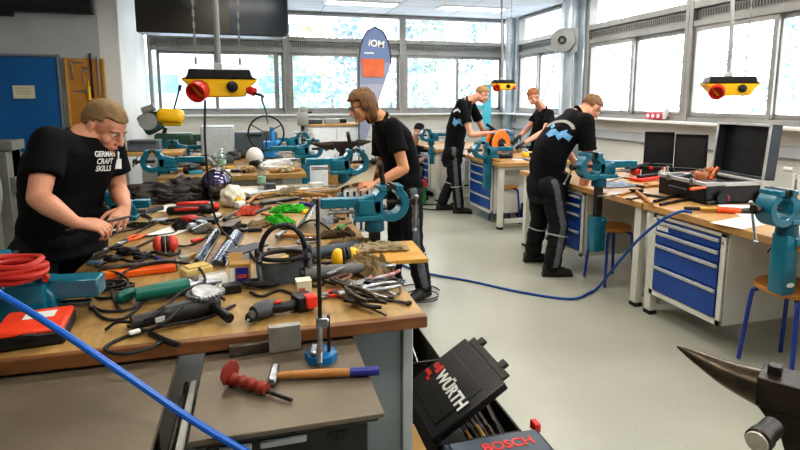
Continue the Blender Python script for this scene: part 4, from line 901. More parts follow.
# man 2: centre-left, glasses, long hair, profile facing left
J = dict(root=P(1.2, 4.2, 0), pel=P(1.14, 4.12, .93), shR=aty(392, 126, 3.88), shL=aty(380, 122, 4.28), neck=aty(378, 117, 4.06), head=aty(363, 105, 4.06), face=(-.9, -.12, -.38), hup=(-.38, 0, .9),
         elR=aty(404, 169, 3.78), wrR=aty(376, 184, 3.76), elL=aty(380, 175, 4.3), wrL=aty(364, 178, 4.12), hdR=(-1, 0, .0), hdL=(-.6, -1, -.2),
         hipR=P(1.16, 4.0, .88), hipL=P(1.14, 4.24, .88), knR=P(1.19, 4.0, .48), knL=P(1.12, 4.28, .48), anR=P(1.28, 4.02, .09), anL=P(1.1, 4.32, .09), fdR=(-.7, -.55, 0), fdL=(-1, -.2, 0), front=(-1, 0, 0), hunch=.04, seed=9, hs=1.0)
person('person', 'brown-haired man with glasses in profile holding a pale sheet beside the vise', J, skB, 'long', hairB, .8, .9, palmL=(0, -.3, -1), palmR=(0, .3, -1), glasses=True,
       text=[('shape', [[(-.5, -.2), (-.1, -.45), (.3, -.3), (.5, .1), (.1, .4), (-.3, .3)]], .10, aty(412, 128, 4.15), (0, 1, 0), (-.5, 0, .8), printb, 0)])
# the sheet he holds
o = MB().grid(lambda u, v: (u*.3-.15, v*.24-.12, .02*math.sin(u*3)), 8, 6, thick=.002).build('paper_sheet', M('cream_sheet', '#d9cdb4', .7, 0, '#e2d8c2', 4)); o.location = aty(357, 176, 3.98); o.rotation_euler = (.5, -.25, -.5); tag(o, 'cream sheet held by the man with glasses over the bench', 'sheet')
# man 3: standing centre back, profile facing right, back to us
J = dict(root=P(2.72, 7.2, 0), pel=aty(452, 158, 7.2), shR=aty(461, 104, 6.98), shL=aty(469, 100, 7.36), neck=aty(473, 100, 7.15), head=aty(482, 94, 7.1), face=(.85, -.1, -.5), hup=(.45, 0, .85),
         elR=aty(471, 135, 6.85), wrR=aty(492, 133, 6.78), elL=aty(484, 132, 7.4), wrL=aty(505, 131, 7.2), hdR=(1, -.05, .0), hdL=(1, -.3, 0),
         hipR=P(2.70, 7.1, .9), hipL=P(2.76, 7.3, .9), knR=P(2.74, 7.08, .48), knL=P(2.78, 7.34, .48), anR=P(2.78, 7.05, .09), anL=P(2.62, 7.34, .09), fdR=(.9, -.35, 0), fdL=(1, -.1, 0), front=(1, 0, 0), seed=14)
bx = aty(460, 117, 7.05)
person('person', 'fair-haired man standing in profile by the mid-room vise, wearing grey work gloves', J, skC, 'short', hairC, .8, .8, palmL=(0, 0, -1), palmR=(0, .3, -1), vox=.007, gloves=M('grey_glove', '#8d96a8', .8, 0, '#79829a', 20),
       text=[('shape', [[(math.cos(a*.2)*1.0, math.sin(a*.2)*1.0) for a in range(3, 13)]+[(math.cos(a*.2)*.75, math.sin(a*.2)*.75) for a in range(12, 2, -1)]], .12, bx+V((.0, 0, -.02)), (.5, -.8, 0), (.3, 0, 1), printw, 0), ('shape', [[(-.5, -.3), (-.2, -.6), (.1, -.2), (.45, -.5), (.5, .0), (.2, .3), (-.1, .1), (-.35, .35)]], .13, bx+V((0, 0, -.07)), (.5, -.8, 0), (.3, 0, 1), printb, 0)])
# man 4: right foreground, back towards us, bending to the right
J = dict(root=P(2.64, 4.42, 0), pel=aty(549, 187, 4.45)+V((-.02, 0, -.02)), shR=aty(586, 121, 4.2), shL=aty(570, 116, 4.6), neck=aty(580, 108, 4.44), head=aty(591, 107, 4.44), face=(.75, .05, -.65), hup=(.6, .0, .75),
         elR=aty(588, 168, 4.18), wrR=aty(580, 196, 4.22), elL=P(2.98, 4.78, 1.18), wrL=P(3.05, 4.6, .99), hdR=(-.1, .15, -1), hdL=(.3, -.8, -.3),
         hipR=P(2.60, 4.33, .84), hipL=P(2.60, 4.55, .84), knR=P(2.68, 4.28, .46), knL=P(2.66, 4.6, .46), anR=P(2.60, 4.24, .09), anL=atz(532, 262, 0)+V((0,0,.09)), fdR=(.9, -.25, 0), fdL=(.9, -.1, 0), front=(.95, -.0, -.3), hunch=.12, seed=21)
bc = aty(559, 128, 4.3)
lx_ = V((.62, -.5, -.15)); lu_ = V((.35, 0, .9))
person('person', 'man with cropped hair and light blue print on his back bending over the right benches', J, skA, 'short', hairE, .7, .7, palmL=(0, 0, -1), palmR=(1, 0, 0), vox=.0065, glasses=True, fat=1.1,
       text=[('shape', [[(math.cos(a*.2)*1.0, math.sin(a*.2)*.8) for a in range(2, 15)]+[(math.cos(a*.2)*.78, math.sin(a*.2)*.6) for a in range(14, 1, -1)]], .15, bc+V((0, 0, -.03)), lx_, lu_, M('print_grey', '#a9a59b', .7, 0, '#8f8b82', 40), 0),
             ('shape', [[(-.9, -.1), (-.6, -.35), (-.2, -.1), (.1, -.45), (.35, -.15), (.8, -.35), (.95, .05), (.5, .2), (.55, .4), (.2, .25), (0, .1), (-.3, .35), (-.65, .25)], [(-.75, .45), (-.55, .3), (-.4, .55), (-.6, .8)]], .13, bc+V((0, 0, -.06)), lx_, lu_, printb, 0)])
# man 5: behind the cable reel, red hair, leaning left
J = dict(root=P(4.25, 7.4, 0), pel=P(4.24, 7.45, .95), shR=aty(539, 113, 7.5), shL=aty(550, 114, 7.15), neck=aty(542, 105, 7.3), head=aty(533, 96, 7.2), face=(-.75, -.45, -.55), hup=(-.4, -.2, .85),
         elR=aty(528, 128, 7.5), wrR=aty(520, 136, 7.3), elL=aty(545, 131, 7.0), wrL=aty(524, 143, 6.9), hdR=(-.8, -.4, -.4), hdL=(-.9, -.3, -.4),
         hipR=P(4.2, 7.55, .9), hipL=P(4.26, 7.35, .9), knR=P(4.2, 7.55, .48), knL=P(4.26, 7.35, .48), anR=P(4.25, 7.6, .09), anL=P(4.3, 7.35, .09), fdR=(-1, -.3, 0), fdL=(-1, -.3, 0), front=(-1, -.2, 0), seed=31)
person('person', 'red-haired man in black shirt and dark gloves reaching over the orange cable reel', J, skC, 'short', hairD, .7, .7, vox=.007, gloves=black, trim=False)
# man 6: sitting low at the back with a beanie
J = dict(root=P(2.48, 8.75, 0), pel=P(2.42, 8.8, .46), shR=aty(404, 148, 8.75), shL=aty(424, 150, 8.6)+V((0, .0, 0)), neck=aty(413, 142, 8.65), head=aty(419, 131, 8.5), face=(.85, -.45, -.2), hup=(.15, 0, 1),
         elR=aty(411, 165, 8.3), wrR=aty(425, 158, 8.3), elL=aty(432, 160, 8.6), wrL=aty(434, 153, 8.35), hdR=(1, -.2, .3), hdL=(.8, -.5, .2),
         hipR=P(2.4, 8.68, .44), hipL=P(2.5, 8.88, .44), knR=P(2.62, 8.35, .5), knL=P(2.8, 8.72, .48), anR=P(2.55, 8.3, .09), anL=P(2.72, 8.6, .09), fdR=(.6, -.8, 0), fdL=(.8, -.5, 0), front=(.6, -.7, 0), seed=41)
person('person', 'seated man in black beanie and black T-shirt working low at the back', J, skC, 'none', black, .8, .8, vox=.007, cap_=M('beanie_knit', '#0e0e10', .9, 0, '#18181b', 40, .5, 80), trim=False)
t = thing('stool', 'low stool under the seated man in the beanie', 'stool', (2.4, 8.82, 0)); MB().cyl((0, 0, .33), (0, 0, .36), .17).build('seat', seatw, t)
for k in range(4): MB().cyl((.1*math.cos(k*PI/2), .1*math.sin(k*PI/2), .33), (.15*math.cos(k*PI/2), .15*math.sin(k*PI/2), 0), .012).build('leg', stoolb, t)
# ================================================================ TOOLS AND CLUTTER
ZB = .8515; ZR = .8515
def sp(x0, y0, x1, y1, z=ZB):
    a, b = atz(x0, y0, z), atz(x1, y1, z); d = b-a; return a, math.atan2(d.y, d.x), d.length
def root2(name, label, cat, x0, y0, x1, y1, z=ZB, dz=0, group=None):
    a, r, L = sp(x0, y0, x1, y1, z); t = thing(name, label, cat, a+V((0, 0, dz)), r, group); return t, L
def hammer(label, x0, y0, x1, y1, z=ZB, tipcol=None, hd=steel, s=1):
    t, L = root2('hammer', label, 'hammer', x0, y0, x1, y1, z, .016*s)
    MB().box((0, 0, .004), (.028*s, .11*s, .028*s), bev=.005).build('head', hd, t)
    m = L*.72 if tipcol else L
    MB().tube([(0, 0, 0), (m*.4, 0, 0), (m*.7, 0, 0), (m, 0, 0)], .013*s, rfun=lambda q: s*(.012+.004*math.sin(q*2.6))).build('handle', woodh, t)
    if tipcol: MB().tube([(m, 0, 0), (L*.9, 0, 0), (L, 0, 0)], .016*s, sm=3).build('handle_tip', tipcol, t)
def wrench(label, x0, y0, x1, y1, z=ZB, mat=steel, w=.018, dz=.006, cat='wrench'):
    t, L = root2('wrench', label, cat, x0, y0, x1, y1, z, dz)
    MB().box((L/2, 0, 0), (L*.86, w, .009), bev=.003).build('shank', mat, t)
    for x, r in ((0.01, 1.15), (L-.01, .95)):
        pts = [(x+w*r*math.cos(a), w*r*math.sin(a)) for a in [math.radians(d) for d in range(35, 330, 18)]]
        pts += [(x+w*.45*math.cos(a), w*.45*math.sin(a)) for a in [math.radians(d) for d in range(320, 40, -28)]]
        MB().prism(pts, .011, Matrix.Rotation(PI if x < .1 else 0, 4, 'Z') @ Matrix.Translation((0, 0, 0)) @ Matrix.Rotation(-PI/2, 4, 'X') if False else Matrix.Translation((2*x if x < .1 else 0, 0, 0)) @ (Matrix.Rotation(PI, 4, 'Z') if x < .1 else Matrix.Identity(4)) @ Matrix.Rotation(-PI/2, 4, 'X')).build('jaw', mat, t)
def pliers(label, x0, y0, x1, y1, z=ZB, hm=red, s=1, mat=steel, dz=.01):
    t, L = root2('pliers', label, 'pliers', x0, y0, x1, y1, z, dz)
    for sg in (-1, 1):
        MB().tube([(L*.35, 0, 0), (L*.5, sg*.02*s, 0), (L*.75, sg*.03*s, 0), (L, sg*.022*s, 0)], .008*s, rfun=lambda q: .006*s+.003*s*math.sin(q*3)).build('handle', hm, t)
        MB().box((L*.16, sg*.008*s, 0), (L*.34, .014*s, .013), rot=(0, 0, -sg*.06), bev=.004).build('jaw', mat, t)
    MB().cyl((L*.33, 0, -.008), (L*.33, 0, .009), .014*s).build('pivot', mat, t)
def bar(name, label, cat, x0, y0, x1, y1, z=ZB, w=.02, h=.01, mat=steel, dz=0, round_=False):
    a, r, L = sp(x0, y0, x1, y1, z); mb = MB()
    if round_: mb.cyl((0, 0, w/2), (L, 0, w/2), w/2, bev=.001)
    else: mb.box((L/2, 0, h/2), (L, w, h), bev=.0015)
    o = mb.build(name, mat); o.location = a+V((0, 0, dz)); o.rotation_euler = (0, 0, r); return tag(o, label, cat)
def screwdriver(label, x0, y0, x1, y1, z=ZB, hm=red, dz=.014, nm='screwdriver', r=.013, cat=None):
    t, L = root2(nm, label, cat or nm, x0, y0, x1, y1, z, dz); q = L*.42
    MB().tube([(0, 0, 0), (q*.25, 0, 0), (q*.5, 0, 0), (q*.8, 0, 0), (q, 0, 0)], r, rfun=lambda s: r*(.85+.18*math.sin(s*6))).build('handle', hm, t)
    MB().cyl((q, 0, 0), (L, 0, -.004), r*.32).build('shaft', dsteel, t)
def lump(name, label, cat, px, py, r, mat, z=ZB, nz=.35, ns=9, seed=1, rz=0, flatz=None):
    a = atz(px, py, z); o = MB().ell((0, 0, r[2]*.7), r, nz=nz, ns=ns, seed=seed, sub=4, flat=-r[2]*.68).build(name, mat, ang=70); o.location = a; o.rotation_euler = (0, 0, rz); return tag(o, label, cat)
def wad(name, label, cat, px, py, w, d, h, mat, z=ZB, seed=1, rz=0, fr=9, dz=0):
    def f(u, v):
        x, y = (u-.5)*w, (v-.5)*d; e = min(1, 5*min(u, 1-u, v, 1-v)); n = noise.noise(V((u*fr*.5+seed, v*fr*.5, seed)))
        n2 = noise.noise(V((u*fr*1.4, v*fr*1.4+seed, 3)))
        return (x*(1+.12*n2)+.03*n*w, y*(1+.12*n)+.02*n2, .006+e*h*(.5+.55*abs(n)*1.6+.25*n2))
    a = atz(px, py, z); o = MB().grid(f, 36, 30, thick=-.004).build(name, mat, ang=80); o.location = a+V((0, 0, dz)); o.rotation_euler = (0, 0, rz); return tag(o, label, cat)
def boxo(name, label, cat, px, py, size, mat, z=ZB, rz=0, dz=0, bev=.003, rot=None):
    a = atz(px, py, z); o = MB().box((0, 0, size[2]/2), size, bev=bev).build(name, mat); o.location = a+V((0, 0, dz)); o.rotation_euler = rot or (0, 0, rz); return tag(o, label, cat)
def coil(name, label, cx, cy, r, n, th, mat, z=ZB, seed=1, sq=.6, rz=0, cat='cable'):
    R = random.Random(seed); a = atz(cx, cy, z); pts = []
    for k in range(n*10):
        q = k/10*2*PI; rr = r*(1+.12*math.sin(q*.37+seed)+.08*R.uniform(-1, 1)); pts.append((rr*math.cos(q)+.02*math.sin(q*.2), rr*sq*math.sin(q), th+th*1.6*(k/(10))*.55+.004*R.random()))
    o = MB().tube(pts, th, seg=8, sm=4).build(name, mat); o.location = a; o.rotation_euler = (0, 0, rz); return tag(o, label, cat)
def gcord(name, label, pts, th, mat, z=ZB, cat='cable'):
    Q = [atz(p[0], p[1], z+th+(p[2] if len(p) > 2 else 0)) for p in pts]; return cord(name, label, Q, th, mat, cat)
# ---------------- plate table: hammer, guarded chisel, steel blocks, blue foot clamp
ZP = .796
hammer('hammer with varnished wooden handle and dark blue end, on the steel table top', 274, 380, 379, 375, ZP, purple, s=.85)
t, L = root2('chisel', 'steel chisel with red rubber hand guard lying on the steel table top', 'chisel', 232, 385, 292, 403, ZP, .02)
MB().cyl((L*.15, 0, 0), (L, 0, -.012), .006, .0055, bev=.001).build('shaft', dsteel, t)
MB().tube([(-L*.02, 0, 0)]+[(L*.1*k, 0, 0) for k in range(1, 7)], .016, seg=16, rfun=lambda q: .0165+.0028*math.sin(q*25)).build('grip', M('red_rubber', '#7e2a1e', .55, 0, '#8e3224', 12), t)
MB().lathe([(.014, 0), (.036, .002), (.039, .006), (.036, .010), (.014, .014)], (-.012, 0, 0.018), (1, 0, .0), 8).build('hand_guard', MATS['red_rubber'], t)
t = thing('steel_block', 'bright rectangular steel block standing against the workbench edge', 'steel block', atz(285, 350, ZP)+V((0, -.0, 0)), .08); MB().box((0, 0, .045), (.105, .03, .088), bev=.002).build('block', M('bright_block', '#a9a59b', .35, .5, '#8d8a82', 10), t)
t = thing('steel_block', 'brown steel block lying flat left of the bright one', 'steel block', atz(249, 353, ZP), .05); MB().box((0, 0, .018), (.125, .03, .034), bev=.002).build('block', dirty, t)
t = thing('bar_clamp', 'tall upright steel bar clamp with blue foot standing on the steel table top', 'clamp', atz(321, 360, ZP), -.2)
MB().lathe([(0, 0), (.052, 0), (.052, .022), (.04, .03), (0, .03)], (0, .01, 0), seg=8).build('foot', M('clamp_blue', '#0c5f95', .35, .1, '#1272ad', 8), t); MB().box((-.018, 0, .035), (.03, .06, .014)).build('foot_plate', steel, t)
MB().box((.0, 0, .275), (.012, .02, .50), bev=.002).build('bar', dsteel, t); MB().box((.026, .0, .09), (.01, .02, .12), bev=.002).build('short_bar', dsteel, t)
MB().box((.008, 0, .13), (.04, .028, .03)).cyl((.0, -.02, .12), (.0, -.035, .0), .009).build('sliding_head', steel, t); MB().cyl((0, -.045, .012), (0, -.02, .05), .01, .012).build('screw', steel, t)
# ---------------- left foreground
t = thing('plastic_case', 'orange-red plastic case with black base and white sticker at the front left corner', 'case', atz(28, 349, ZB), .12)
MB().box((.0, .1, .022), (.2, .2, .044), bev=.006).build('base', black, t); MB().box((0, .1, .05), (.2, .2, .018), bev=.006, taper=(.96, .96)).build('lid', M('case_red', '#e0401f', .4, 0, '#ea4a26', 8), t)
MB().box((.01, .13, .0605), (.09, .06, .001), bev=0).build('sticker', paper, t); MB().box((0, -.003, .04), (.05, .01, .02)).build('latch', black, t)
R = random.Random(2)
pts = [V((.13*math.cos(q)*(1+.1*math.sin(q*.7)), .085*math.sin(q)*(1+.15*math.cos(q*.45)), .012+.008*q/2+.01*math.sin(q*1.3)**2)) for q in [k*.45 for k in range(64)]]
c0 = aty(16, 281, 2.05)-V((0, 0, .01)); pts = [V((p.x*.68, p.y*.7, p.z*.65))+c0 for p in pts]
cord('hose_coil', 'red rubber hose coiled over the left foreground vise', pts, .011, M('red_hose', '#b32c22', .4, 0, '#c53c30', 8), 'hose', sm=3)
hp = [V((-1.5, 2.0, .6)), aty(-60, 262, 1.72), aty(0, 294, 1.6), aty(60, 331, 1.48), aty(130, 378, 1.38), aty(195, 422, 1.30), aty(250, 454, 1.26), aty(300, 480, 1.2), V((.1, 1.1, .3)), V((.15, 1.0, .02))]
cord('air_hose', 'thick bright blue air hose sweeping across the bottom left foreground', hp, .0088, bluew, 'hose')
gcord('power_cable', 'black cable looping in front of the grinder at the bench edge', [(235, 305), (205, 318), (170, 325, .01), (130, 335), (108, 345), (107, 351), (125, 354), (150, 348), (165, 340)], .0055, rubber)
gcord('power_cable', 'black cable arching over the teal power tool', [(120, 310), (112, 290, .01), (125, 272, .02), (160, 262, .04), (195, 266, .05), (205, 282, .04), (190, 300, .03), (150, 322)], .006, rubber)
gcord('power_cable', 'dark cable lying between the orange rule and the left vise', [(85, 290), (92, 305), (105, 311), (130, 309), (150, 298)], .005, rubber)
coil('cable_coil', 'tangled black cable bundle left of the orange rule', 113, 290, .06, 5, .005, rubber, seed=4)
coil('cable_coil', 'tangled dark cable bundle under the face shield harness', 262, 287, .055, 4, .006, rubber, seed=8)
gcord('power_plug', 'black mains plug lead with bare pins at the bench edge', [(150, 333), (165, 340), (178, 345)], .009, black, cat='plug')
boxo('cable_tag', 'white tag tied round the black cable near the bench edge', 'tag', 135, 337, (.035, .02, .012), paper, rz=.5, dz=.012)
# angle grinder (foreground, black)
t, L = root2('angle_grinder', 'long black angle grinder with wire brush wheel at the front of the workbench', 'angle grinder', 132, 333, 214, 312, ZB, .034)
MB().tube([(0, 0, 0), (L*.3, 0, 0), (L*.45, 0, 0), (L*.9, 0, 0)], .03, seg=18, rfun=lambda q: .024+.01*min(1, max(0, (q-.3)*4))).build('motor_body', M('grinder_black', '#1c1c1d', .45, 0, '#2a2a2b', 14), t)
MB().box((L*.95, 0, -.002), (.07, .06, .06), bev=.014, seg=2).build('gear_head', dsteel, t)
MB().cyl((L*.96, -.03, 0), (L*1.0, -.15, -.012), .015, .017, bev=.004).build('side_handle', black, t)
wl = MB(); wl.lathe([(.01, 0), (.05, -.004), (.056, .004), (.05, .012), (.01, .01)], (L*.93, .02, .035), (.1, -.2, 1), 28)
for k in range(26):
    a = k*2*PI/26; wl.box((L*.93+.058*math.cos(a), .02+.058*math.sin(a), .037), (.02, .006, .012), rot=(0, 0, a), bev=0)
wl.build('wire_wheel', steel, t); MB().box((L*.35, -.028, .0), (.06, .004, .02)).build('label_plate', lgrey, t)
t, L = root2('power_tool', 'dark teal-green power tool lying behind the black grinder', 'power tool', 136, 303, 222, 287, ZB, .032)
MB().tube([(0, 0, 0), (L*.25, 0, 0), (L*.6, 0, 0)], .03, seg=16, rfun=lambda q: .026+.008*q).build('motor_body', M('tool_green', '#0f5e52', .4, 0, '#14705f', 10), t)
MB().tube([(L*.6, 0, 0), (L*.75, 0, 0), (L, 0, -.004)], .026, rfun=lambda q: .028*(1-q)+.008).build('nose', steel, t); MB().box((L*.64, 0, .02), (.05, .04, .03), bev=.01).build('collar', dirty, t)
MB().box((-.03, .03, -.005), (.08, .035, .045), rot=(0, 0, .6), bev=.012).build('handle', MATS['tool_green'], t)
t, L = root2('spirit_level', 'orange and grey flat rule case behind the cables, left of the sponge', 'level', 100, 279, 176, 270, ZB, 0)
MB().box((L/2, .0, .014), (L, .055, .026), bev=.003).build('body', M('level_orange', '#f08a24', .4, 0, '#f4601c', 6), t); MB().box((L/2, .045, .02), (L*1.05, .04, .04), bev=.004).build('grey_edge', dirty, t); MB().box((L+.006, .02, .02), (.014, .08, .035)).build('end_cap', steel, t)
t = thing('sponge_block', 'pale yellow sponge-like block in front of the shiny channels', 'block', atz(197, 279, ZB), .5); MB().box((0, 0, .03), (.13, .09, .06), bev=.02, seg=2).build('block', sponge, t); MB().box((.0, .0, .062), (.09, .06, .006), bev=.002).build('worn_face', sponge, t)
t = thing('instruction_card', 'white folded card leaning beside the yellow block', 'card', atz(216, 286, ZB), .45); MB().box((0, 0, .022), (.11, .08, .003), rot=(.5, 0, 0), bev=0).build('card', paper, t); MB().box((0.0, .035, .03), (.11, .003, .04), bev=0).build('fold', paper, t)
t = thing('carton', 'small open carton with dark blue label and orange lettering', 'carton', atz(240, 285, ZB), -.05)
MB().box((0, .03, .045), (.085, .06, .09), bev=.002).build('carton_body', cardb, t); MB().box((.012, -.0025, .042), (.048, .004, .066), bev=0).build('blue_label', purple, t); MB().box((-.03, -.0025, .042), (.02, .004, .066), bev=0).build('white_label', paper, t)
mesh_part('lettering', text_mesh('LUX', .02, .001, frame_m(V((.012, -.0052, .038)), (1, 0, 0), (0, 0, 1))), orange, t)
MB().box((-.02, .07, .1), (.06, .05, .002), rot=(.7, 0, 0), bev=0).build('flap', cardb, t)
bar('plastic_sheet', 'flat black plastic sheet behind the carton', 'sheet', 232, 262, 262, 252, w=.1, h=.006, mat=black, dz=.04)
# shiny channels, brown angle, ear defenders
for i, (a, b, lab) in enumerate((((196, 266), (216, 235), 'shiny bent steel sheet, the left of two beside the sponge block'), ((216, 268), (236, 236), 'shiny curved steel sheet, the right and wider of two beside the sponge block'))):
    t, L = root2('steel_sheet', lab, 'steel sheet', a[0], a[1], b[0], b[1], ZB, .004)
    w_ = (.05, .085)[i]; MB().grid(lambda u, v: (u*L, (v-.5)*w_, .006+.03*math.sin(v*PI)), 4, 14, thick=-.003).build('curved_sheet', M('mirror_steel', '#c4c9d0', .12, 1, '#aeb6c2', 3), t)
    MB().box((L/2, -w_/2, .004), (L, .006, .008)).build('folded_edge', steel, t)
t = thing('steel_angle', 'brown steel box section standing beyond the shiny sheets', 'steel section', atz(228, 234, ZB), -.25)
mb = MB()
for c, s_ in (((0, .06, .003), (.07, .17, .006)), ((0, .06, .049), (.07, .17, .006)), ((-.032, .06, .026), (.006, .17, .05)), ((.032, .06, .026), (.006, .17, .05))): mb.box(c, s_, bev=.001)
mb.build('section', dirty, t); MB().box((.04, .1, .004), (.02, .05, .008)).build('offcut', dirty, t)
def earmuffs(label, px, py, rz, cup, band, s=1, z=ZB, stand=True):
    t = thing('ear_defenders', label, 'ear defenders', atz(px, py, z), rz)
    for sg in (-1, 1):
        MB().ell((sg*.034*s, 0, .045*s), (.030*s, .046*s, .046*s), sub=4).build('ear_cup', cup, t)
        MB().lathe([(0, 0), (.044*s, 0), (.046*s, .008*s), (.04*s, .016*s), (0, .014*s)], (sg*.004*s+(0 if sg < 0 else 0), 0, .045*s), (sg, 0, 0), 24).build('cushion', black, t)
    MB().tube([(.07*s*math.cos(a), -.04*s-.045*s*abs(math.sin(a))*1.2, .012+.012*math.sin(a*2)) for a in [PI+k*PI/10 for k in range(11)]], .008*s, seg=8).build('headband', band, t)
earmuffs('black ear defenders with red cups among the cables near the lettered man', 166, 252, .1, M('cup_red', '#d04a34', .4), black, .95)
earmuffs('yellow ear defenders in front of the leather glove', 346, 268, .0, yellow, dgrey, 1.05)
# face shield harness
t = thing('face_shield', 'black head harness of a welding face shield standing at the centre of the workbench', 'face shield', atz(285, 282, ZB), .02)
def arc(rx, rz_, y, z, a0, a1, n=16, tilt=0): return [(rx*math.cos(math.radians(a0+(a1-a0)*k/n)), y+tilt*math.sin(math.radians(a0+(a1-a0)*k/n)), z+rz_*math.sin(math.radians(a0+(a1-a0)*k/n))) for k in range(n+1)]
hb_ = MB(); hb_.tube(arc(.095, .12, .06, .115, 0, 180), .011, sm=1, seg=8); hb_.build('top_band', black, t)
MB().tube([(.095*math.cos(a), .06+.07*math.sin(a), .10) for a in [k*2*PI/24 for k in range(24)]], .010, closed=True, sm=1, seg=8).build('head_band', rubber, t)
MB().tube(arc(.1, .1, .0, .10, 180, 360), .011, sm=1, seg=8).build('chin_band', black, t)
mb = MB().grid(lambda u, v: (.105*math.cos(PI+u*PI), -.02-.035*math.sin(u*PI)+.05*v, .012+.075*v), 18, 4, thick=.003); mb.build('brow_guard', dgrey, t)
for sg in (-1, 1): MB().lathe([(0, 0), (.024, 0), (.026, .012), (.018, .02), (0, .02)], (sg*.1, .05, .12), (sg, 0, 0)).build('pivot_knob', black, t); MB().tube([(sg*.1, .05, .12), (sg*.105, 0, .08), (sg*.1, -.03, .02)], .012, seg=8).build('side_arm', dgrey, t)
MB().box((-.03, -.02, .02), (.07, .03, .003), rot=(.6, 0, 0)).box((.05, -.02, .025), (.05, .03, .003), rot=(.6, 0, 0)).build('pale_pad', paper, t)
MB().grid(lambda u, v: (.1*math.cos(PI+u*PI), .09+.05*math.sin(u*PI)*-1+.02*v, .01+.03*v), 14, 3, thick=.003).build('bottom_plate', black, t)
# small white box
t = thing('small_carton', 'small cream cardboard box beside the upright clamp bar', 'box', atz(304, 294, ZB), .08); MB().box((0, .01, .028), (.058, .05, .056), bev=.002).build('box_body', M('cream_card', '#cfc6ab', .7), t); MB().box((0, .01, .057), (.06, .052, .003), bev=0).build('lid', M('cream_card2', '#ddd6bf', .7), t); MB().box((-.01, -.0165, .022), (.025, .002, .018), bev=0).build('red_print', M('print_red', '#b8604e', .7), t)
# cordless drill
t, L = root2('cordless_drill', 'dark grey cordless drill with red battery lying on its side at the bench front', 'cordless drill', 251, 322, 312, 306, ZB, .03)
MB().tube([(0.01, 0, 0), (.05, .012, 0), (.1, .02, 0)], .03, seg=16, rfun=lambda q: .024+.008*math.sin(q*PI)).build('motor_body', dgrey, t)
MB().lathe([(0, 0), (.012, 0), (.018, .012), (.018, .03), (.013, .04), (0, .04)], (.01, -.004, 0), (-.75, -.65, -.1), 18).build('chuck', dsteel, t); MB().cyl((-.012, -.025, -.004), (-.03, -.04, -.006), .006, .004).build('drill_tip', steel, t)
MB().tube([(.06, .012, 0), (.11, -.006, -.002), (.17, -.006, -.004)], .02, seg=12, rfun=lambda q: .019).build('grip', black, t)
MB().box((.2, -.005, 0), (.07, .075, .056), bev=.01, seg=2).build('battery', black, t); MB().box((.215, -.03, .005), (.045, .045, .05), bev=.006).build('battery_face', M('battery_red', '#d5321f', .4), t)
MB().box((.1, -.002, .02), (.03, .012, .012)).build('trigger', red, t)
# tool cluster at right end
wrench('long steel spanner pointing right at the right end of the tool heap', 356, 296, 411, 305, mat=dsteel, w=.013)
for k, (c, lab, hm) in enumerate([((345, 283, 392, 300), 'silver locking pliers on top of the tool heap', steel), ((338, 300, 398, 290), 'bright long-handled pliers crossing the tool heap', steel), ((333, 288, 372, 310), 'rusty pincers at the left of the tool heap', dirty), ((352, 288, 396, 272), 'long-nosed pliers with red handle end in the tool heap', M('worn_red', '#a8503f', .5, 0, '#b9bcbe', 20)), ((345, 306, 384, 312), 'open grey pliers nearest the bench edge in the heap', dsteel)]):
    pliers(lab, *c, hm=hm, dz=.012+.014*(k % 3), s=1.0, mat=[steel, steel, dirty, steel, dsteel][k])
t, L = root2('c_clamp', 'rusty shackle-shaped clamp left of the silver pliers', 'clamp', 330, 287, 350, 279, ZB, .02); MB().tube([(0, -.02, 0), (L*.7, -.025, 0), (L, 0, 0), (L*.7, .025, 0), (0, .02, 0)], .009, seg=8).build('bow', M('rust', '#6e4c40', .6, .3, '#835c4c', 20), t); MB().cyl((0, -.03, 0), (0, .03, 0), .008).build('pin', dsteel, t)
bar('steel_knife', 'broad steel knife blade crossing behind the pliers', 'blade', 328, 286, 372, 264, w=.022, h=.004, mat=steel, dz=.05)
t, L = root2('straight_grinder', 'long grey cylindrical grinder lying across behind the tool heap', 'grinder', 305, 281, 385, 273, ZB, .03)
MB().tube([(0, 0, 0), (L*.35, 0, 0), (L*.6, 0, 0), (L, 0, 0)], .03, seg=18, rfun=lambda q: .032-.014*q*q).build('motor_body', M('grinder_grey', '#585a56', .5, .1, '#6a6c68', 10), t); MB().cyl((L, 0, 0), (L+.05, 0, 0), .009).build('spindle', steel, t); MB().lathe([(0, 0), (.026, 0), (.03, .01), (.03, .02)], (0, 0, 0), (-1, 0, 0)).build('end_cap', black, t)
t, L = root2('angle_grinder', 'dark blue-grey grinder lying behind the yellow ear defenders', 'angle grinder', 300, 262, 358, 250, ZB, .03)
MB().tube([(0, 0, 0), (L*.4, 0, 0), (L*.7, 0, 0), (L, 0, 0)], .03, seg=16, rfun=lambda q: .032-.012*q).build('motor_body', M('grinder_blue', '#39424c', .45, 0, '#434e5a', 8), t); MB().box((-.02, 0, 0), (.06, .06, .055), bev=.014).build('gear_head', dsteel, t); MB().cyl((-.02, 0, .02), (-.02, 0, .04), .05).build('guard_disc', dirty, t)
coil('cable_coil', 'black cable ring looped by the dark blue-grey grinder', 322, 262, .07, 2, .005, rubber, seed=12, sq=.8)
coil('cable_coil', 'grey cable hanks between glove and tool heap', 388, 285, .05, 4, .004, dgrey, seed=13, sq=.6)
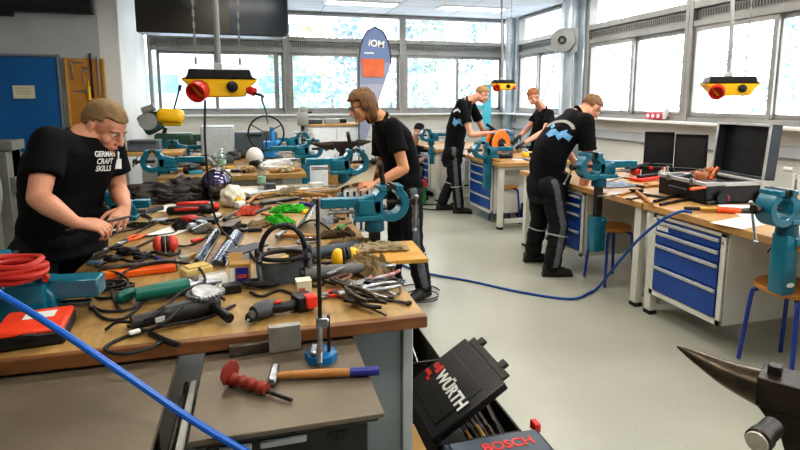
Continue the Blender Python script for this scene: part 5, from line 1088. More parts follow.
# gloves, rag, board
wad('leather_glove', 'crumpled olive leather glove on the bench before the wooden board', 'glove', 368, 272, .16, .2, .075, leather, seed=3, rz=.8)
wad('cotton_rag', 'pale crumpled cloth strip draped on the wooden board', 'cloth', 378, 254, .3, .1, .03, ragm, seed=5, rz=-.1, dz=.022)
wad('leather_glove', 'small tan work glove beside the teal vise foot', 'glove', 345, 245, .16, .08, .04, leather, seed=8, rz=.2)
t = thing('wooden_board', 'yellow pine board sticking out over the right edge of the workbench', 'board', (.45, 2.36, ZB), -.06); MB().box((.14, .17, .01), (.36, .34, .02), bev=.002).build('board', M('pine_board', '#d2a24e', .5, 0, '#c08c3c', 5, stretch=(1, 7, 1)), t); MB().box((.321, .17, .01), (.003, .33, .018), bev=0).build('sawn_edge', cardb, t)
# middle of bench
t = thing('clear_case', 'clear plastic face visor lying domed behind the upright clamp bar', 'visor', atz(313, 232, ZB), -.25)
MB().grid(lambda u, v: ((u-.5)*.2, v*.32, .012+(.06+.05*v)*math.sin(u*PI)), 14, 6, thick=.003).build('visor', M('smoky_visor', '#9aa2a8', .12, .1, '#b8bec4', 5, alpha=.55), t)
MB().tube([((u-.5)*.2, .32, .012+.11*math.sin(u*PI)) for u in [k/14 for k in range(15)]], .007, sm=1).build('back_rim', dgrey, t)
MB().tube([((u-.5)*.2, 0, .012+.06*math.sin(u*PI)) for u in [k/14 for k in range(15)]], .006, sm=1).build('front_rim', dsteel, t); MB().tube([(-.1, 0, .012), (-.1, .32, .012)], .009, sm=1).build('side_rim', dgrey, t)
wad('work_glove', 'bright green rubber glove, the near one beside the clear visor', 'glove', 278, 223, .13, .2, .05, gloveg, seed=11, rz=.7)
wad('work_glove', 'bright green rubber glove, the far one stretched behind', 'glove', 289, 211, .26, .13, .04, gloveg, seed=13, rz=-.25)
wad('work_glove', 'orange-red glove left of the green gloves', 'glove', 248, 212, .14, .26, .035, M('glove_red', '#e0603c', .7, 0, '#c8482a', 20), seed=15, rz=-.2)
bar('flat_steel', 'flat brown steel strip beside the orange-red glove', 'steel strip', 254, 214, 270, 208, w=.03, h=.012, mat=dirty)
hammer('ball hammer with pale wooden handle seen through the face shield harness', 281, 238, 320, 240, s=1.0)
bar('paper_scrap', 'yellow paper scrap lying under the face shield harness', 'paper', 282, 262, 306, 254, w=.12, h=.002, mat=M('yellow_paper', '#d9b75a', .7))
coil('hose_clip', 'steel band ring between visor and dark grinder', 306, 243, .06, 2, .006, steel, seed=21, sq=.9, cat='ring')
for k, (c, m, lab) in enumerate([((262, 196, 330, 190), woodp, 'longest wooden stick across the far part of the workbench'), ((290, 197, 335, 193), cardb, 'short tan wooden stick lying near the second vise'), ((247, 205, 258, 196), woodh, 'stubby wooden handle near the water bottle'), ((252, 190, 340, 186), steel, 'long steel rod at the far end of the workbench'), ((300, 205, 345, 213), purple, 'dark blue bar lying right of the clear visor')]):
    bar('round_bar', lab, 'rod', *c, w=.026 if k != 3 else .014, mat=m, round_=True, dz=.0)
bar('paper_pad', 'white sheet of paper at the far end of the foreground workbench', 'paper', 243, 192, 290, 188, w=.25, h=.006, mat=paper)
bar('paper_pad', 'white papers beside the teal vise behind the far rods', 'paper', 300, 189, 322, 188, w=.2, h=.004, mat=paper)
def bottle(px, py, label, h, r, z=ZB, body=None, capm=None):
    t = thing('plastic_bottle', label, 'bottle', atz(px, py, z)); MB().lathe([(0, 0), (r*.9, 0), (r, .01), (r, h*.6), (r*.8, h*.75), (r*.35, h*.88), (r*.32, h*.94)], seg=24).build('bottle_body', body or clearp, t); MB().cyl((0, 0, h*.93), (0, 0, h), r*.4).build('cap', capm or paper, t); MB().cyl((0, 0, h*.28), (0, 0, h*.48), r*1.02, seg=24).build('label_band', M('label_green', '#8fb5a0', .5), t)
bottle(262, 192, 'clear water bottle with pale green label standing behind the wooden sticks', .28, .035)
t = thing('plastic_bag', 'white crumpled plastic bag lying beside the red and black tool', 'mask', atz(233, 206, ZB), .2); MB().ell((0, 0, .065), (.085, .08, .09), sub=4, nz=.22, ns=8, flat=-.06).build('bag_shell', M('bag_white', '#dcd8c4', .6, 0, '#e6e3d4', 8), t); MB().cyl((.03, -.07, .05), (.035, -.085, .052), .024).build('valve', yellow, t)  # crumpled white plastic bag; the valve disc is its yellow spot
t, L = root2('staple_gun', 'red and black power tool beside the white plastic bag', 'power tool', 167, 215, 222, 212, ZB, .03)
MB().box((L*.3, 0, 0), (L*.6, .06, .05), bev=.012).box((L*.75, .0, .0), (L*.4, .1, .055), bev=.02).build('body', black, t); MB().box((L*.4, -.032, .01), (L*.5, .008, .02)).box((L*.9, -.02, .02), (.04, .1, .03), bev=.01).box((L*.45, .05, .03), (L*.6, .03, .03), bev=.01).build('red_panel', red, t)
t, L = root2('red_tool', 'small red tool lying in front of the red and black one', 'power tool', 180, 222, 200, 222, ZB, .02); MB().ell((L/2, 0, 0), (.06, .045, .025), nz=.2, seed=6).build('body', M('wine_red', '#a82a26', .4), t); MB().cyl((0, 0, 0), (-.08, -.02, -.008), .01).build('nozzle', black, t)
t = thing('welding_jacket', 'dark crumpled jacket heaped on the workbench beside the round helmet', 'jacket', atz(164, 201, ZB), -.1); t.scale = (.82, .85, .8)
mb = MB(); mb.ell((0, 0, .06), (.34, .17, .12), nz=.55, ns=9, seed=4, sub=5, flat=-.055).ell((.2, .05, .08), (.2, .15, .13), nz=.5, ns=10, seed=9, sub=5, flat=-.075).ell((-.25, -.02, .03), (.22, .13, .08), nz=.5, ns=10, seed=12, sub=5, flat=-.03); mb.build('jacket_cloth', jacketm, t, ang=75)
MB().ell((.1, -.1, .06), (.18, .08, .06), nz=.5, ns=10, seed=17, sub=4, flat=-.05).build('sleeve', jacketm, t, ang=75)
t = thing('welding_helmet', 'round welding helmet with purple mirrored visor beyond the jacket', 'helmet', atz(218, 199, ZB), .1)
MB().ell((0, 0, .12), (.115, .13, .125), sub=4, flat=-.118).build('shell', blackg, t); MB().ell((-.005, -.055, .135), (.092, .085, .09), sub=4).build('visor', M('mirror_visor', '#6a5a88', .1, .9, '#8a8fa0', 3), t)
MB().tube([(.115*math.cos(a), -.03*math.sin(a), .12+.12*math.sin(a)) for a in [k*PI/12 for k in range(13)]], .008, sm=1).build('rim', dgrey, t)
bar('paper_pad', 'white paper under the tools beside the teal vise slide', 'paper', 160, 212, 178, 204, w=.15, h=.004, mat=paper)
t, L = root2('socket_cluster', 'chrome cable clamp lying beyond the red-cupped ear defenders', 'clamp', 188, 232, 208, 226, ZB, .015); MB().box((L*.2, 0, .01), (.06, .05, .04), bev=.012).box((L*.8, .02, .01), (.05, .07, .03), bev=.01).build('clamp_body', steel, t); MB().tube([(0, -.03, 0), (L*.5, -.05, .02), (L, -.02, 0)], .008).build('lever', steel, t)
bar('flat_steel', 'pale flat steel piece near the lettered man\'s hand', 'steel strip', 128, 212, 150, 215, w=.05, h=.008, mat=steel)
screwdriver('screwdriver with dark blue handle in front of the red-cupped ear defenders', 156, 262, 180, 266, hm=purple)
bar('wood_stick', 'thin pine stick between the ear defenders and the shiny sheets', 'stick', 164, 270, 196, 256, w=.022, h=.02, mat=woodp)
for k, (c, lab) in enumerate([((88, 262, 150, 226), 'long dark steel rod sloping towards the lettered man'), ((96, 268, 158, 238), 'second dark steel rod, beside the first sloping one'), ((60, 236, 128, 217), 'thin dark tool held by the lettered man')]):
    if k < 2: bar('round_bar', lab, 'rod', *c, w=.012, mat=black, round_=True)
a = aty(66, 231, 2.45); b = aty(132, 216, 2.62)
cord('hand_file', 'thin dark tool held in both hands by the lettered man', [a, a.lerp(b, .5), b], .006, dsteel, 'file', sm=2)
gcord('power_cable', 'long thin black cable running along the bench near the lettered man', [(100, 258), (125, 240), (150, 236), (175, 232), (180, 222), (200, 215), (215, 222)], .0045, rubber)
gcord('power_cable', 'black cable wavering behind the dark files', [(95, 240), (120, 232), (138, 228), (150, 220), (140, 215)], .0045, rubber)
for k, (px, py, r, s_) in enumerate(((128, 254, (.05, .035, .02), 3), (142, 258, (.04, .03, .018), 7), (112, 261, (.035, .025, .015), 11))):
    lump('dark_grip', ['dark rubbery clamp head among the cables, middle one', 'dark rubbery clamp head beside the ear defenders', 'small dark clamp head nearest the left vise'][k], 'clamp', px, py, r, black, seed=s_)
bar('paper_pad', 'white paper half hidden under the dark cables', 'paper', 158, 236, 186, 226, w=.16, h=.003, mat=paper)
boxo('blue_scrap', 'small blue-grey plastic piece near the left vise', 'plastic piece', 95, 264, (.06, .03, .015), M('scrap_blue', '#5c7a90', .5), rz=-.2)
boxo('steel_offcut', 'grey steel offcut between visor and second vise', 'steel offcut', 330, 222, (.08, .1, .03), dirty, rz=.3)
wad('cotton_rag', 'brown crumpled cloth behind the dark grinder', 'cloth', 338, 236, .2, .1, .035, M('brown_cloth', '#80694a', .9, 0, '#5f4c34', 14, .4), seed=23)
# far end heap of small parts, foreground bench
R = random.Random(11)
kinds = ['bolt', 'steel_offcut', 'scraper', 'pipe_piece']
adj = ['rust-brown', 'bright', 'dull grey', 'dark']
spots = [(245, 200, 'behind the orange-red glove'), (300, 200, 'between the sticks and the visor'), (276, 203, 'behind the far green glove'), (326, 206, 'left of the second vise foot'), (238, 226, 'left of the face shield band'), (330, 250, 'behind the yellow ear defenders'), (355, 296, 'under the silver locking pliers'), (372, 286, 'under the crossing pliers'), (388, 300, 'at the right of the tool heap'), (340, 296, 'left edge of the tool heap'), (320, 224, 'at the near rim of the visor'), (255, 232, 'inside the tall harness band')]
for k, (px, py, lab) in enumerate(spots):
    m = [dirty, steel, mgrey, black][k % 4]; nm = kinds[k % 4]
    x = R.uniform(8, 16); y = R.uniform(-4, 4)
    bar(nm, '%s %s %s' % (adj[k % 4], nm.replace('_', ' '), lab), nm.split('_')[0], px-x/2, py-y/2, px+x/2, py+y/2, w=R.uniform(.014, .03), h=R.uniform(.008, .02), mat=m, round_=(k % 4 in (0, 3)))
# ---------------- second island (behind)
t = thing('safety_helmet', 'white welding helmet with dark opening at the back of the second workbench', 'helmet', atz(255, 166, ZB), .2)
MB().ell((0, 0, .1), (.10, .14, .12), sub=4, flat=-.095).build('shell', M('helmet_white', '#dcdad2', .35, 0, '#e8e6df', 5), t); MB().ell((.02, -.05, .05), (.10, .12, .06), sub=4, flat=-.04).build('dark_opening', black, t)
bottle(222, 170, 'small clear bottle in front of the light grey metal box', .24, .05)
for k, (px, py, r, m, lab) in enumerate([(205, 165, (.14, .1, .07), jacketm, 'dark gloves heaped by the far left vises'), (226, 163, (.1, .08, .06), dgrey, 'grey crumpled cloth left of the white helmet'), (276, 168, (.2, .1, .06), paper, 'white crumpled paper right of the white helmet'), (192, 173, (.1, .07, .05), black, 'small black pouch at the left of the second bench'), (240, 158, (.09, .08, .06), dirty, 'brown rag behind the white helmet')]):
    lump('crumpled_cloth', lab, 'cloth', px, py, r, m, seed=k+30, rz=.3*k)
bar('paper_pad', 'white sheet hanging near the front edge of the second workbench', 'paper', 222, 171, 256, 169, w=.2, h=.004, mat=paper)
boxo('sponge', 'yellow cloth square on the second workbench', 'cloth', 228, 168, (.12, .08, .015), yellow)
boxo('blue_tube', 'small white and blue tube on the second workbench', 'tube', 196, 174, (.14, .04, .035), M('tube_blue', '#3a9ab8', .5), rz=.1)
for k, (c, m, lab) in enumerate([((175, 172, 200, 169), woodp, 'pale stick at the left of the second workbench'), ((262, 163, 300, 160), steel, 'bright pipe at the right of the second workbench'), ((208, 178, 222, 173), dsteel, 'dark bar near the front edge of the second workbench'), ((270, 173, 300, 171), woodh, 'brown stick at the front right of the second workbench')]):
    bar('round_bar', lab, 'rod', *c, w=.04, mat=m, round_=True)
screwdriver('small black tool lying right of the yellow cloth', 244, 173, 258, 169, hm=black, r=.02)
# things in the gap: striped bag, red lid on floor beyond
t = thing('striped_bag', 'white bag with dark blue stripes hanging below the sheet of the man with glasses', 'bag', (.72, 3.95, .62))
MB().box((0, 0, .17), (.2, .1, .34), bev=.02).build('bag_body', paper, t)
for k in range(4): MB().box((-.075+k*.05, -.0505, .17), (.018, .004, .3), bev=0).build('stripe', M('stripe_navy', '#27314f', .7), t)
t = thing('side_trolley', 'low white trolley with small red and yellow bottles between the island benches', 'trolley', (.42, 5.15, 0)); MB().box((.15, .15, .62), (.5, .36, .04)).build('top_shelf', white, t); MB().box((.15, .15, .25), (.5, .36, .03)).build('lower_shelf', white, t)
for lx in (-.08, .38):
    for ly in (0, .3): MB().box((lx, ly, .31), (.025, .025, .62)).build('leg', lgrey, t)
for k, (x, m, lab) in enumerate(((.42, yellow, 'yellow spray bottle on the white trolley'), (.52, black, 'black spray bottle on the white trolley'), (.62, red, 'red round tin on the white trolley'))):
    t = thing('spray_bottle' if k < 2 else 'round_tin', lab, 'bottle' if k < 2 else 'tin', (x, 5.2, .64)); MB().cyl((0, 0, 0), (0, 0, .12), .035, bev=.006).build('bottle_body', m, t); MB().cyl((0, 0, .12), (0, 0, .15), .015 if k < 2 else .03).build('cap', paper, t)
# ---------------- right benches
# big open tool case
cA = atz(665, 198, ZR); t = thing('tool_case', 'large open black case with silver rim full of drill bits on the near right bench', 'tool case', (3.19, 3.16, ZR), -.1)
W_, D_, H_ = .46, .54, .15
edge_box(t, W_, D_, H_, M('case_black', '#18191b', .45, 0, '#222326', 12), .02)
rm = MB()
for c, s_ in (((W_/2, .0, H_), (W_+.02, .022, .03)), ((W_/2, D_, H_), (W_+.02, .022, .03)), ((0, D_/2, H_), (.022, D_, .03)), ((W_, D_/2, H_), (.022, D_, .03))): rm.box(c, s_, bev=.003)
rm.build('silver_rim', M('case_silver', '#c8cac8', .35, .4, '#b2b4b2', 8), t); MB().box((W_/2, D_/2, H_-.03), (W_-.04, D_-.04, .012)).build('inner_tray', dgrey, t)
MB().box((-.03, D_*.5, H_*.55), (.02, .22, .025), bev=.008).build('handle', black, t)
for q in (.25, .75): MB().box((-.012, D_*q, H_), (.014, .05, .05)).build('latch', steel, t)
for x in (.12, .46): MB().cyl((x, -.03, .05), (x+.0, .03, .05), .045).build('wheel', black, t)
for bx_, by_, bs_, bm__ in ((.1, .1, (.1, .14, .03), dgrey), (.1, .42, (.12, .1, .03), black), (.33, .1, (.14, .06, .03), dsteel), (.34, .42, (.14, .12, .04), M('copper_part', '#7d5540', .4, .5)), (.22, .3, (.05, .2, .03), mgrey)): MB().box((bx_, by_, H_-.005), bs_, rot=(0, 0, bx_), bev=.008).build('tray_insert', bm__, t)
lm_ = Matrix.Translation((W_+.02, 0, H_+.02)) @ Matrix.Rotation(math.radians(4), 4, 'Y')
ll = MB(lm_); ll.box((.09, D_/2, .21), (.012, D_, .42), bev=.004)
for c, s_ in (((.045, 0.01, .21), (.09, .02, .42)), ((.045, D_-.01, .21), (.09, .02, .42)), ((.045, D_/2, .41), (.09, D_, .02)), ((.045, D_/2, .01), (.09, D_, .02))): ll.box(c, s_, bev=.004)
l_o = ll.build('lid', M('lid_slate', '#3b4048', .4, .1, '#454b54', 8), t)
MB(lm_).box((.078, D_/2, .21), (.01, D_-.05, .38)).build('lid_lining', black, l_o)
mb = MB(lm_)
for c, s_ in (((0, 0.01, .21), (.012, .02, .42)), ((0, D_-.01, .21), (.012, .02, .42)), ((0, D_/2, .41), (.012, D_, .02))): mb.box(c, s_, bev=.002)
mb.build('lid_rim', MATS['case_silver'], l_o)
for k, (q, ln) in enumerate(((.1, .2), (.17, .22), (.24, .18), (.31, .2))):
    mm = Matrix.Translation((.25, .12+q, H_+.02)); b_ = MB(mm @ Euler((0, -.25, .5-.2*k)).to_matrix().to_4x4())
    bt = thing('drill_bit', ['orange-tipped drill bit lying nearest in the big open case', 'coppery drill bit second nearest in the big open case', 'coppery drill bit third in the row in the big open case', 'coppery drill bit farthest back in the big open case'][k], 'drill bit', (3.42, 3.24+q, ZR+H_+.005), rot=(0, -.2, .6-.25*k))
    MB().tube([(.0+ln*j/24, .012*math.cos(j*1.2), .02+.012*math.sin(j*1.2)) for j in range(25)], .008, sm=2, seg=6).build('flute', M('copper_bit', '#a2603f', .35, .7, '#c87f52', 20), bt); MB().cyl((-.06, 0, .02), (0, 0, .02), .01).build('shank', orange if k == 0 else steel, bt)
t = thing('storage_jar', 'clear round jar of orange bits in the big open case', 'jar', (3.36, 3.38, ZR+H_-.02), .0); MB().lathe([(0, 0), (.05, 0), (.055, .02), (.055, .07), (.04, .09), (0, .09)]).build('jar_body', M('amber_plastic', '#c2703a', .15, 0, '#8f5a3c', 30, coat=.5), t); MB().cyl((0, 0, .09), (0, 0, .105), .042).build('lid', clearp, t)
screwdriver('orange-handled tool on the tray of the big open case', 690, 191, 725, 187, z=ZR+H_-.015, hm=orange, r=.012)
# two upright dark cases / lids behind
def upright_case(label, x, y, rz, w, h, lean=.0):
    t = thing('open_case', label, 'case', (x, y, ZR), rz)
    edge_box(t, .34, w, .09, black, .012, 'base_shell'); MB().box((.17, w/2, .06), (.3, w-.03, .01)).build('foam_tray', dgrey, t)
    m_ = Matrix.Translation((.35, 0, .09)) @ Matrix.Rotation(lean, 4, 'Y'); MB(m_).box((.02, w/2, h/2), (.012, w, h), bev=.004).box((.005, .006, h/2), (.03, .012, h), bev=.002).box((.005, w-.006, h/2), (.03, .012, h), bev=.002).box((.005, w/2, h-.006), (.03, w, .012), bev=.002).build('lid', M('case_lining', '#131416', .6, 0, '#1a1b1d', 10), t)
    for q in (.3, .7): MB().box((-.006, w*q, .08), (.01, .04, .03)).build('latch', red, t)
pc_ = atz(672, 168, ZR+.05); upright_case('open dark case with upright square lid, left of the two behind the big case', pc_.x-.22, pc_.y-.26, .85, .29, .34, .06)
pc_ = atz(704, 173, ZR+.05); upright_case('open dark case with upright square lid, between the left one and the big case', pc_.x-.22, pc_.y-.26, .82, .29, .34, .1)
# small things
t = thing('blue_jacket_roll', 'dark blue rolled cloth beyond the right vise', 'cloth', (3.55, 5.05, ZR), .2); MB().ell((0, 0, .06), (.16, .1, .08), nz=.4, seed=44, sub=4, flat=-.058).build('cloth', M('navy_cloth', '#3c4a66', .8, 0, '#55648a', 8), t); MB().ell((.1, .02, .1), (.08, .07, .05), nz=.4, seed=46, sub=3).build('fold', M('navy_cloth2', '#48567a', .8), t)
wad('paper_towel', 'crumpled white tissue leaning on the big case', 'tissue', 664, 176, .14, .14, .09, paper, z=ZR, seed=31)
t, L = root2('red_tool_tray', 'red plastic tray with black tools left of the big case', 'tray', 640, 182, 668, 178, ZR, 0); MB().box((L/2, .05, .015), (L, .14, .03), bev=.005).build('tray', M('tray_red', '#d8402c', .4), t); MB().box((L/2, .05, .04), (L*.8, .05, .03), bev=.008).build('tool', black, t)
t, L = root2('cordless_drill', 'black and red battery drill lying beyond the vise on the right bench', 'cordless drill', 627, 176, 652, 172, ZR, .035); MB().tube([(0, 0, .03), (L*.5, 0, .04), (L, 0, .04)], .032, rfun=lambda q: .034-.01*q).build('motor_body', black, t); MB().box((L*.3, 0, -.0), (.08, .08, .06), bev=.01).build('battery', red, t); MB().cyl((L, 0, .04), (L+.05, 0, .04), .014).build('chuck', dsteel, t)
hammer('hammer with reddish handle pointing to the camera, left of the big case', 636, 193, 652, 206, ZR, s=1.0, hd=dsteel)
hammer('small hammer lying across behind the reddish-handled one', 640, 188, 664, 186, ZR, s=.8, hd=dsteel)
bar('round_bar', 'short dark rod lying in front of the big case', 'rod', 660, 206, 690, 200, z=ZR, w=.022, mat=dsteel, round_=True)
t, L = root2('gripper', 'black ratchet handle lying before the big case', 'ratchet', 668, 205, 688, 199, ZR, .014); MB().tube([(0, .1, 0), (L*.5, .1, 0), (L, .1, .0)], .012).build('handle', black, t); MB().cyl((L, .1, -.012), (L, .1, .016), .028).build('head', dsteel, t)
t, L = root2('air_gun', 'orange and brass air tool joined to the blue hose at the bench edge', 'air tool', 684, 211, 750, 214, ZR, .02)
MB().cyl((0, 0, 0), (L*.25, 0, 0), .012, .014).build('connector', black, t); MB().cyl((L*.24, 0, 0), (L*.5, 0, 0), .016, bev=.002).build('brass_fitting', M('brass', '#b8944a', .3, .8), t); MB().tube([(L*.5, 0, 0), (L*.6, 0, 0), (L*.85, 0, 0)], .022, rfun=lambda q: .024-.004*q).build('orange_grip', orange, t); MB().cyl((L*.85, 0, 0), (L, .01, 0), .016, .02).build('nose', dsteel, t)
t, L = root2('polisher', 'pneumatic grinder with dark red wheel beside the orange air tool', 'air tool', 706, 206, 752, 199, ZR, .028)
MB().cyl((0, 0, -.008), (L*.4, 0, 0), .012, .014).build('shaft', dsteel, t); MB().lathe([(0, 0), (.035, 0), (.04, .01), (.035, .022), (0, .022)], (L*.36, 0, .01), (1, 0, .2)).build('red_wheel', M('wheel_red', '#b02a34', .4), t); MB().cyl((L*.45, 0, .005), (L*.8, 0, .0), .018).cyl((L*.6, 0, .002), (L*.64, 0, .002), .026).build('body', steel, t); MB().ell((L*.88, 0, 0), (.022,)*3).build('end_knob', dgrey, t)
bar('paper_pad', 'white sheet of paper lying before the orange air tool', 'paper', 726, 226, 756, 220, z=ZR, w=.2, h=.002, mat=paper)
bar('paper_pad', 'large white drawing sheet covering the bench behind the nearest vise', 'paper', 770, 206, 812, 222, z=ZR, w=.75, h=.003, mat=paper)
for k, (c, m, lab) in enumerate([((598, 188, 640, 181), M('film', '#b9c4d0', .2, 0, '#9fb0c4', 9), 'crumpled blueish plastic film on the bench right of the vise'), ]):
    wad('plastic_film', lab, 'film', 616, 186, .35, .2, .03, m, z=ZR, seed=50)
items = [((600, 197, 622, 194), steel, 'bright spanner at the front edge by the post vise'), ((628, 200, 650, 196), dsteel, 'dark spanner left of the reddish hammer'), ((640, 178, 668, 182), steel, 'bright spanner beside the red tray'), ((612, 176, 634, 180), dsteel, 'dark spanner beyond the plastic film'), ((646, 184, 672, 190), woodh, 'brown-handled spanner near the red tray'), ((606, 182, 622, 178), mgrey, 'grey spanner partly under the film')]
for c, m, lab in items: wrench(lab, *c, z=ZR, mat=m, w=.02)
for k, (c, m, lab) in enumerate([((625, 184, 648, 188), woodp, 'pale stick beside the plastic film'), ((578, 176, 600, 172), steel, 'bright rod behind the bending man\'s hands'), ((640, 195, 668, 199), black, 'black strip in front of the small hammer'), ((620, 196, 640, 190), woodh, 'wooden file handle left of the hammers')]):
    bar('round_bar', lab, 'rod', *c, z=ZR, w=.02, mat=m, round_=True)
t = thing('power_drill', 'black grinder on the bench behind the right post vise', 'power tool', (3.35, 5.15, ZR), .3); MB().tube([(0, 0, .04), (.12, 0, .04), (.25, 0, .05)], .035).build('motor_body', black, t); MB().cyl((.25, 0, .05), (.25, 0, .12), .02).build('head', dgrey, t)
# ---------------- mid-room bench
t = thing('cable_reel', 'orange cable reel standing on the mid-room workbench', 'cable reel', (3.22, 6.75, ZR), .35)
MB().lathe([(.05, 0), (.17, 0), (.175, .01), (.17, .02), (.05, .02)], (0, -.07, .18), (0, 1, 0), 36).build('front_flange', M('reel_orange', '#ec7a1c', .4, 0, '#f28a2c', 6), t)
MB().lathe([(.05, 0), (.17, 0), (.175, .01), (.17, .02), (.05, .02)], (0, .05, .18), (0, 1, 0), 36).build('back_flange', MATS['reel_orange'], t)
MB().lathe([(0, 0), (.12, 0), (.12, .1), (0, .1)], (0, -.05, .18), (0, 1, 0), 28).build('wound_cable', black, t); MB().lathe([(0, 0), (.07, 0), (.06, .02), (0, .02)], (0, -.07, .18), (0, -1, 0), 28).build('hub', black, t)
MB().tube([(.0, -.1, .18), (.05, -.14, .1), (.1, -.16, .03)], .012).build('crank', steel, t); MB().box((0, 0, .01), (.2, .16, .02)).build('foot', black, t)
t = thing('laptop_stand', 'blue bench machine with slanted black lever behind the orange reel', 'machine', (3.55, 7.3, ZR), 0)
MB().box((0, 0, .12), (.22, .2, .24), bev=.02).box((.02, 0, .28), (.14, .16, .12), bev=.02).build('housing', M('sky_blue_machine', '#2f95c9', .35, 0, '#49a9d8', 5), t); MB().cyl((-.3, -.1, .42), (.15, -.1, .12), .022).build('lever', black, t); MB().box((0, 0, .02), (.3, .24, .04)).build('base', dgrey, t)
t = thing('support_post', 'bright cyan metal frame in front of the third back window', 'frame', (4.05, 9.0, 0)); cy = M('cyan_paint', '#4cc4dc', .4, 0, '#62d0e6', 4)
MB().box((0, 0, .95), (.14, .1, 1.9)).build('post', cy, t); MB().box((-.3, 0, 1.5), (.5, .06, .06)).build('cross_arm', cy, t); MB().box((0, 0, .02), (.4, .4, .04)).build('base', dgrey, t)
bottle(528, 150, 'clear bottle on the mid-room workbench', .26, .045)
bottle(536, 150, 'bottle of red drink on the mid-room workbench', .24, .04, body=M('red_drink', '#b8483a', .2, 0, '#c85a48', 6))
t = thing('yellow_cup', 'yellow plastic cup lying on the mid-room workbench', 'cup', atz(523, 158, ZR), 0); MB().cyl((0, 0, .04), (.16, .02, .04), .04, .045, bev=.004).build('cup_body', yellow, t); MB().cyl((-.01, 0, .04), (.0, 0, .04), .034).build('base', yellow, t)
for k, (px, py, r, m, lab) in enumerate([(505, 158, (.11, .07, .05), black, 'black tangle of leads at the front of the mid-room workbench'), (516, 152, (.1, .06, .04), leather, 'tan glove on the mid-room workbench'), (540, 160, (.09, .05, .03), dirty, 'brown scrap at the right of the mid-room workbench'), (495, 150, (.07, .05, .06), paper, 'white paper cup crumpled beside the reel'), (527, 160, (.1, .05, .02), mgrey, 'grey cloth at the front right of the mid-room workbench')]):
    lump('crumpled_item', lab, 'clutter piece', px, py, r, m, z=ZR, seed=k+60, rz=.4*k)
bar('paper_pad', 'white paper at the front edge of the mid-room workbench', 'paper', 512, 160, 530, 160, z=ZR, w=.12, h=.004, mat=paper)
for k, (c, m, lab) in enumerate([((483, 160, 500, 162), woodp, 'pale stick at the front left of the mid-room workbench'), ((533, 155, 550, 153), orange, 'orange rod near the bottle of red drink'), ((508, 150, 530, 147), dsteel, 'dark bar behind the yellow cup')]):
    bar('round_bar', lab, 'rod', *c, z=ZR, w=.03, mat=m, round_=True)
# ---------------- foreground anvil at the lower right
A0 = V((1.18, .86, .83)); 
t = thing('anvil', 'large dark iron anvil in the near lower right corner, horn pointing left', 'anvil', (1.39, .98, 0), 0)
iron = M('anvil_dark', '#2a2622', .38, .8, '#4a4138', 10, .12, 40); fm = None
def AW(x, y, Y): return aty(x, y, Y)
tipw = atz(677, 345, .80); 
bk = V((1.36, 1.06, .775))
b0 = V(t.location)
body = MB(Matrix.Translation(-b0))
q0 = atz(757, 378, .80); q1 = atz(765, 361, .80)
t['note'] = 'x'; del t['note']
d = (q1-q0); 
cxm = (q0+q1)/2; xd = (cxm-tipw).normalized(); yd = V((-xd.y, xd.x, 0)); wd = .062
fm = frame_m(cxm, xd, yd)
mb = MB(Matrix.Translation(-b0) @ fm)
mb.box((.22, 0, -.045), (.44, wd*2, .09), bev=.003); mb.prism([(0, -.09), (.44, -.09), (.3, -.17), (.27, -.26), (.34, -.34), (.34, -.38), (.02, -.38), (.02, -.34), (.1, -.26), (.07, -.17)], wd*1.7, bev=.004); mb.build('body', iron, t)
MB(Matrix.Translation(-b0) @ fm).box((.035, .0, .012), (.035, .035, .03), bev=.003).build('hardy_peg', dsteel, t)
hl = (cxm-tipw).length
hm_ = MB(Matrix.Translation(-b0) @ fm); hm_.tube([(.01, 0, -.058), (-hl*.33, 0, -.048), (-hl*.66, 0, -.028), (-hl, 0, -.004)], .05, seg=24, rfun=lambda q: .056*(1-q)**.8+.003); hm_.build('horn', M('horn_steel', '#6a5f52', .3, .85, '#4b4238', 12, .08, 40), t)
MB(Matrix.Translation(-b0) @ fm).lathe([(0, 0), (.2, 0), (.19, .41), (0, .41)], (.2, 0, -.80)).build('stump', M('stump_wood', '#4a3829', .8, 0, '#5c4735', 8, .3), t)
t = thing('sledge_hammer', 'dark hammer with pale worn face lying beside the foreground anvil', 'hammer', aty(757, 442, .93)); 
MB().lathe([(0, 0), (.024, 0), (.03, .006), (.03, .03), (.026, .05), (.026, .1), (0, .1)], (0, 0, 0), (.75, .3, .0)).build('head', iron, t); MB().lathe([(0, 0), (.026, 0), (.024, .004), (0, .005)], (-.001, 0, 0), (-.75, -.3, 0)).build('worn_face', M('pale_face', '#c9c2b4', .4, .3, '#b5ad9e', 30), t)
MB().cyl((.05, .02, 0), (.06, .02, -.925), .014).build('handle', woodh, t)
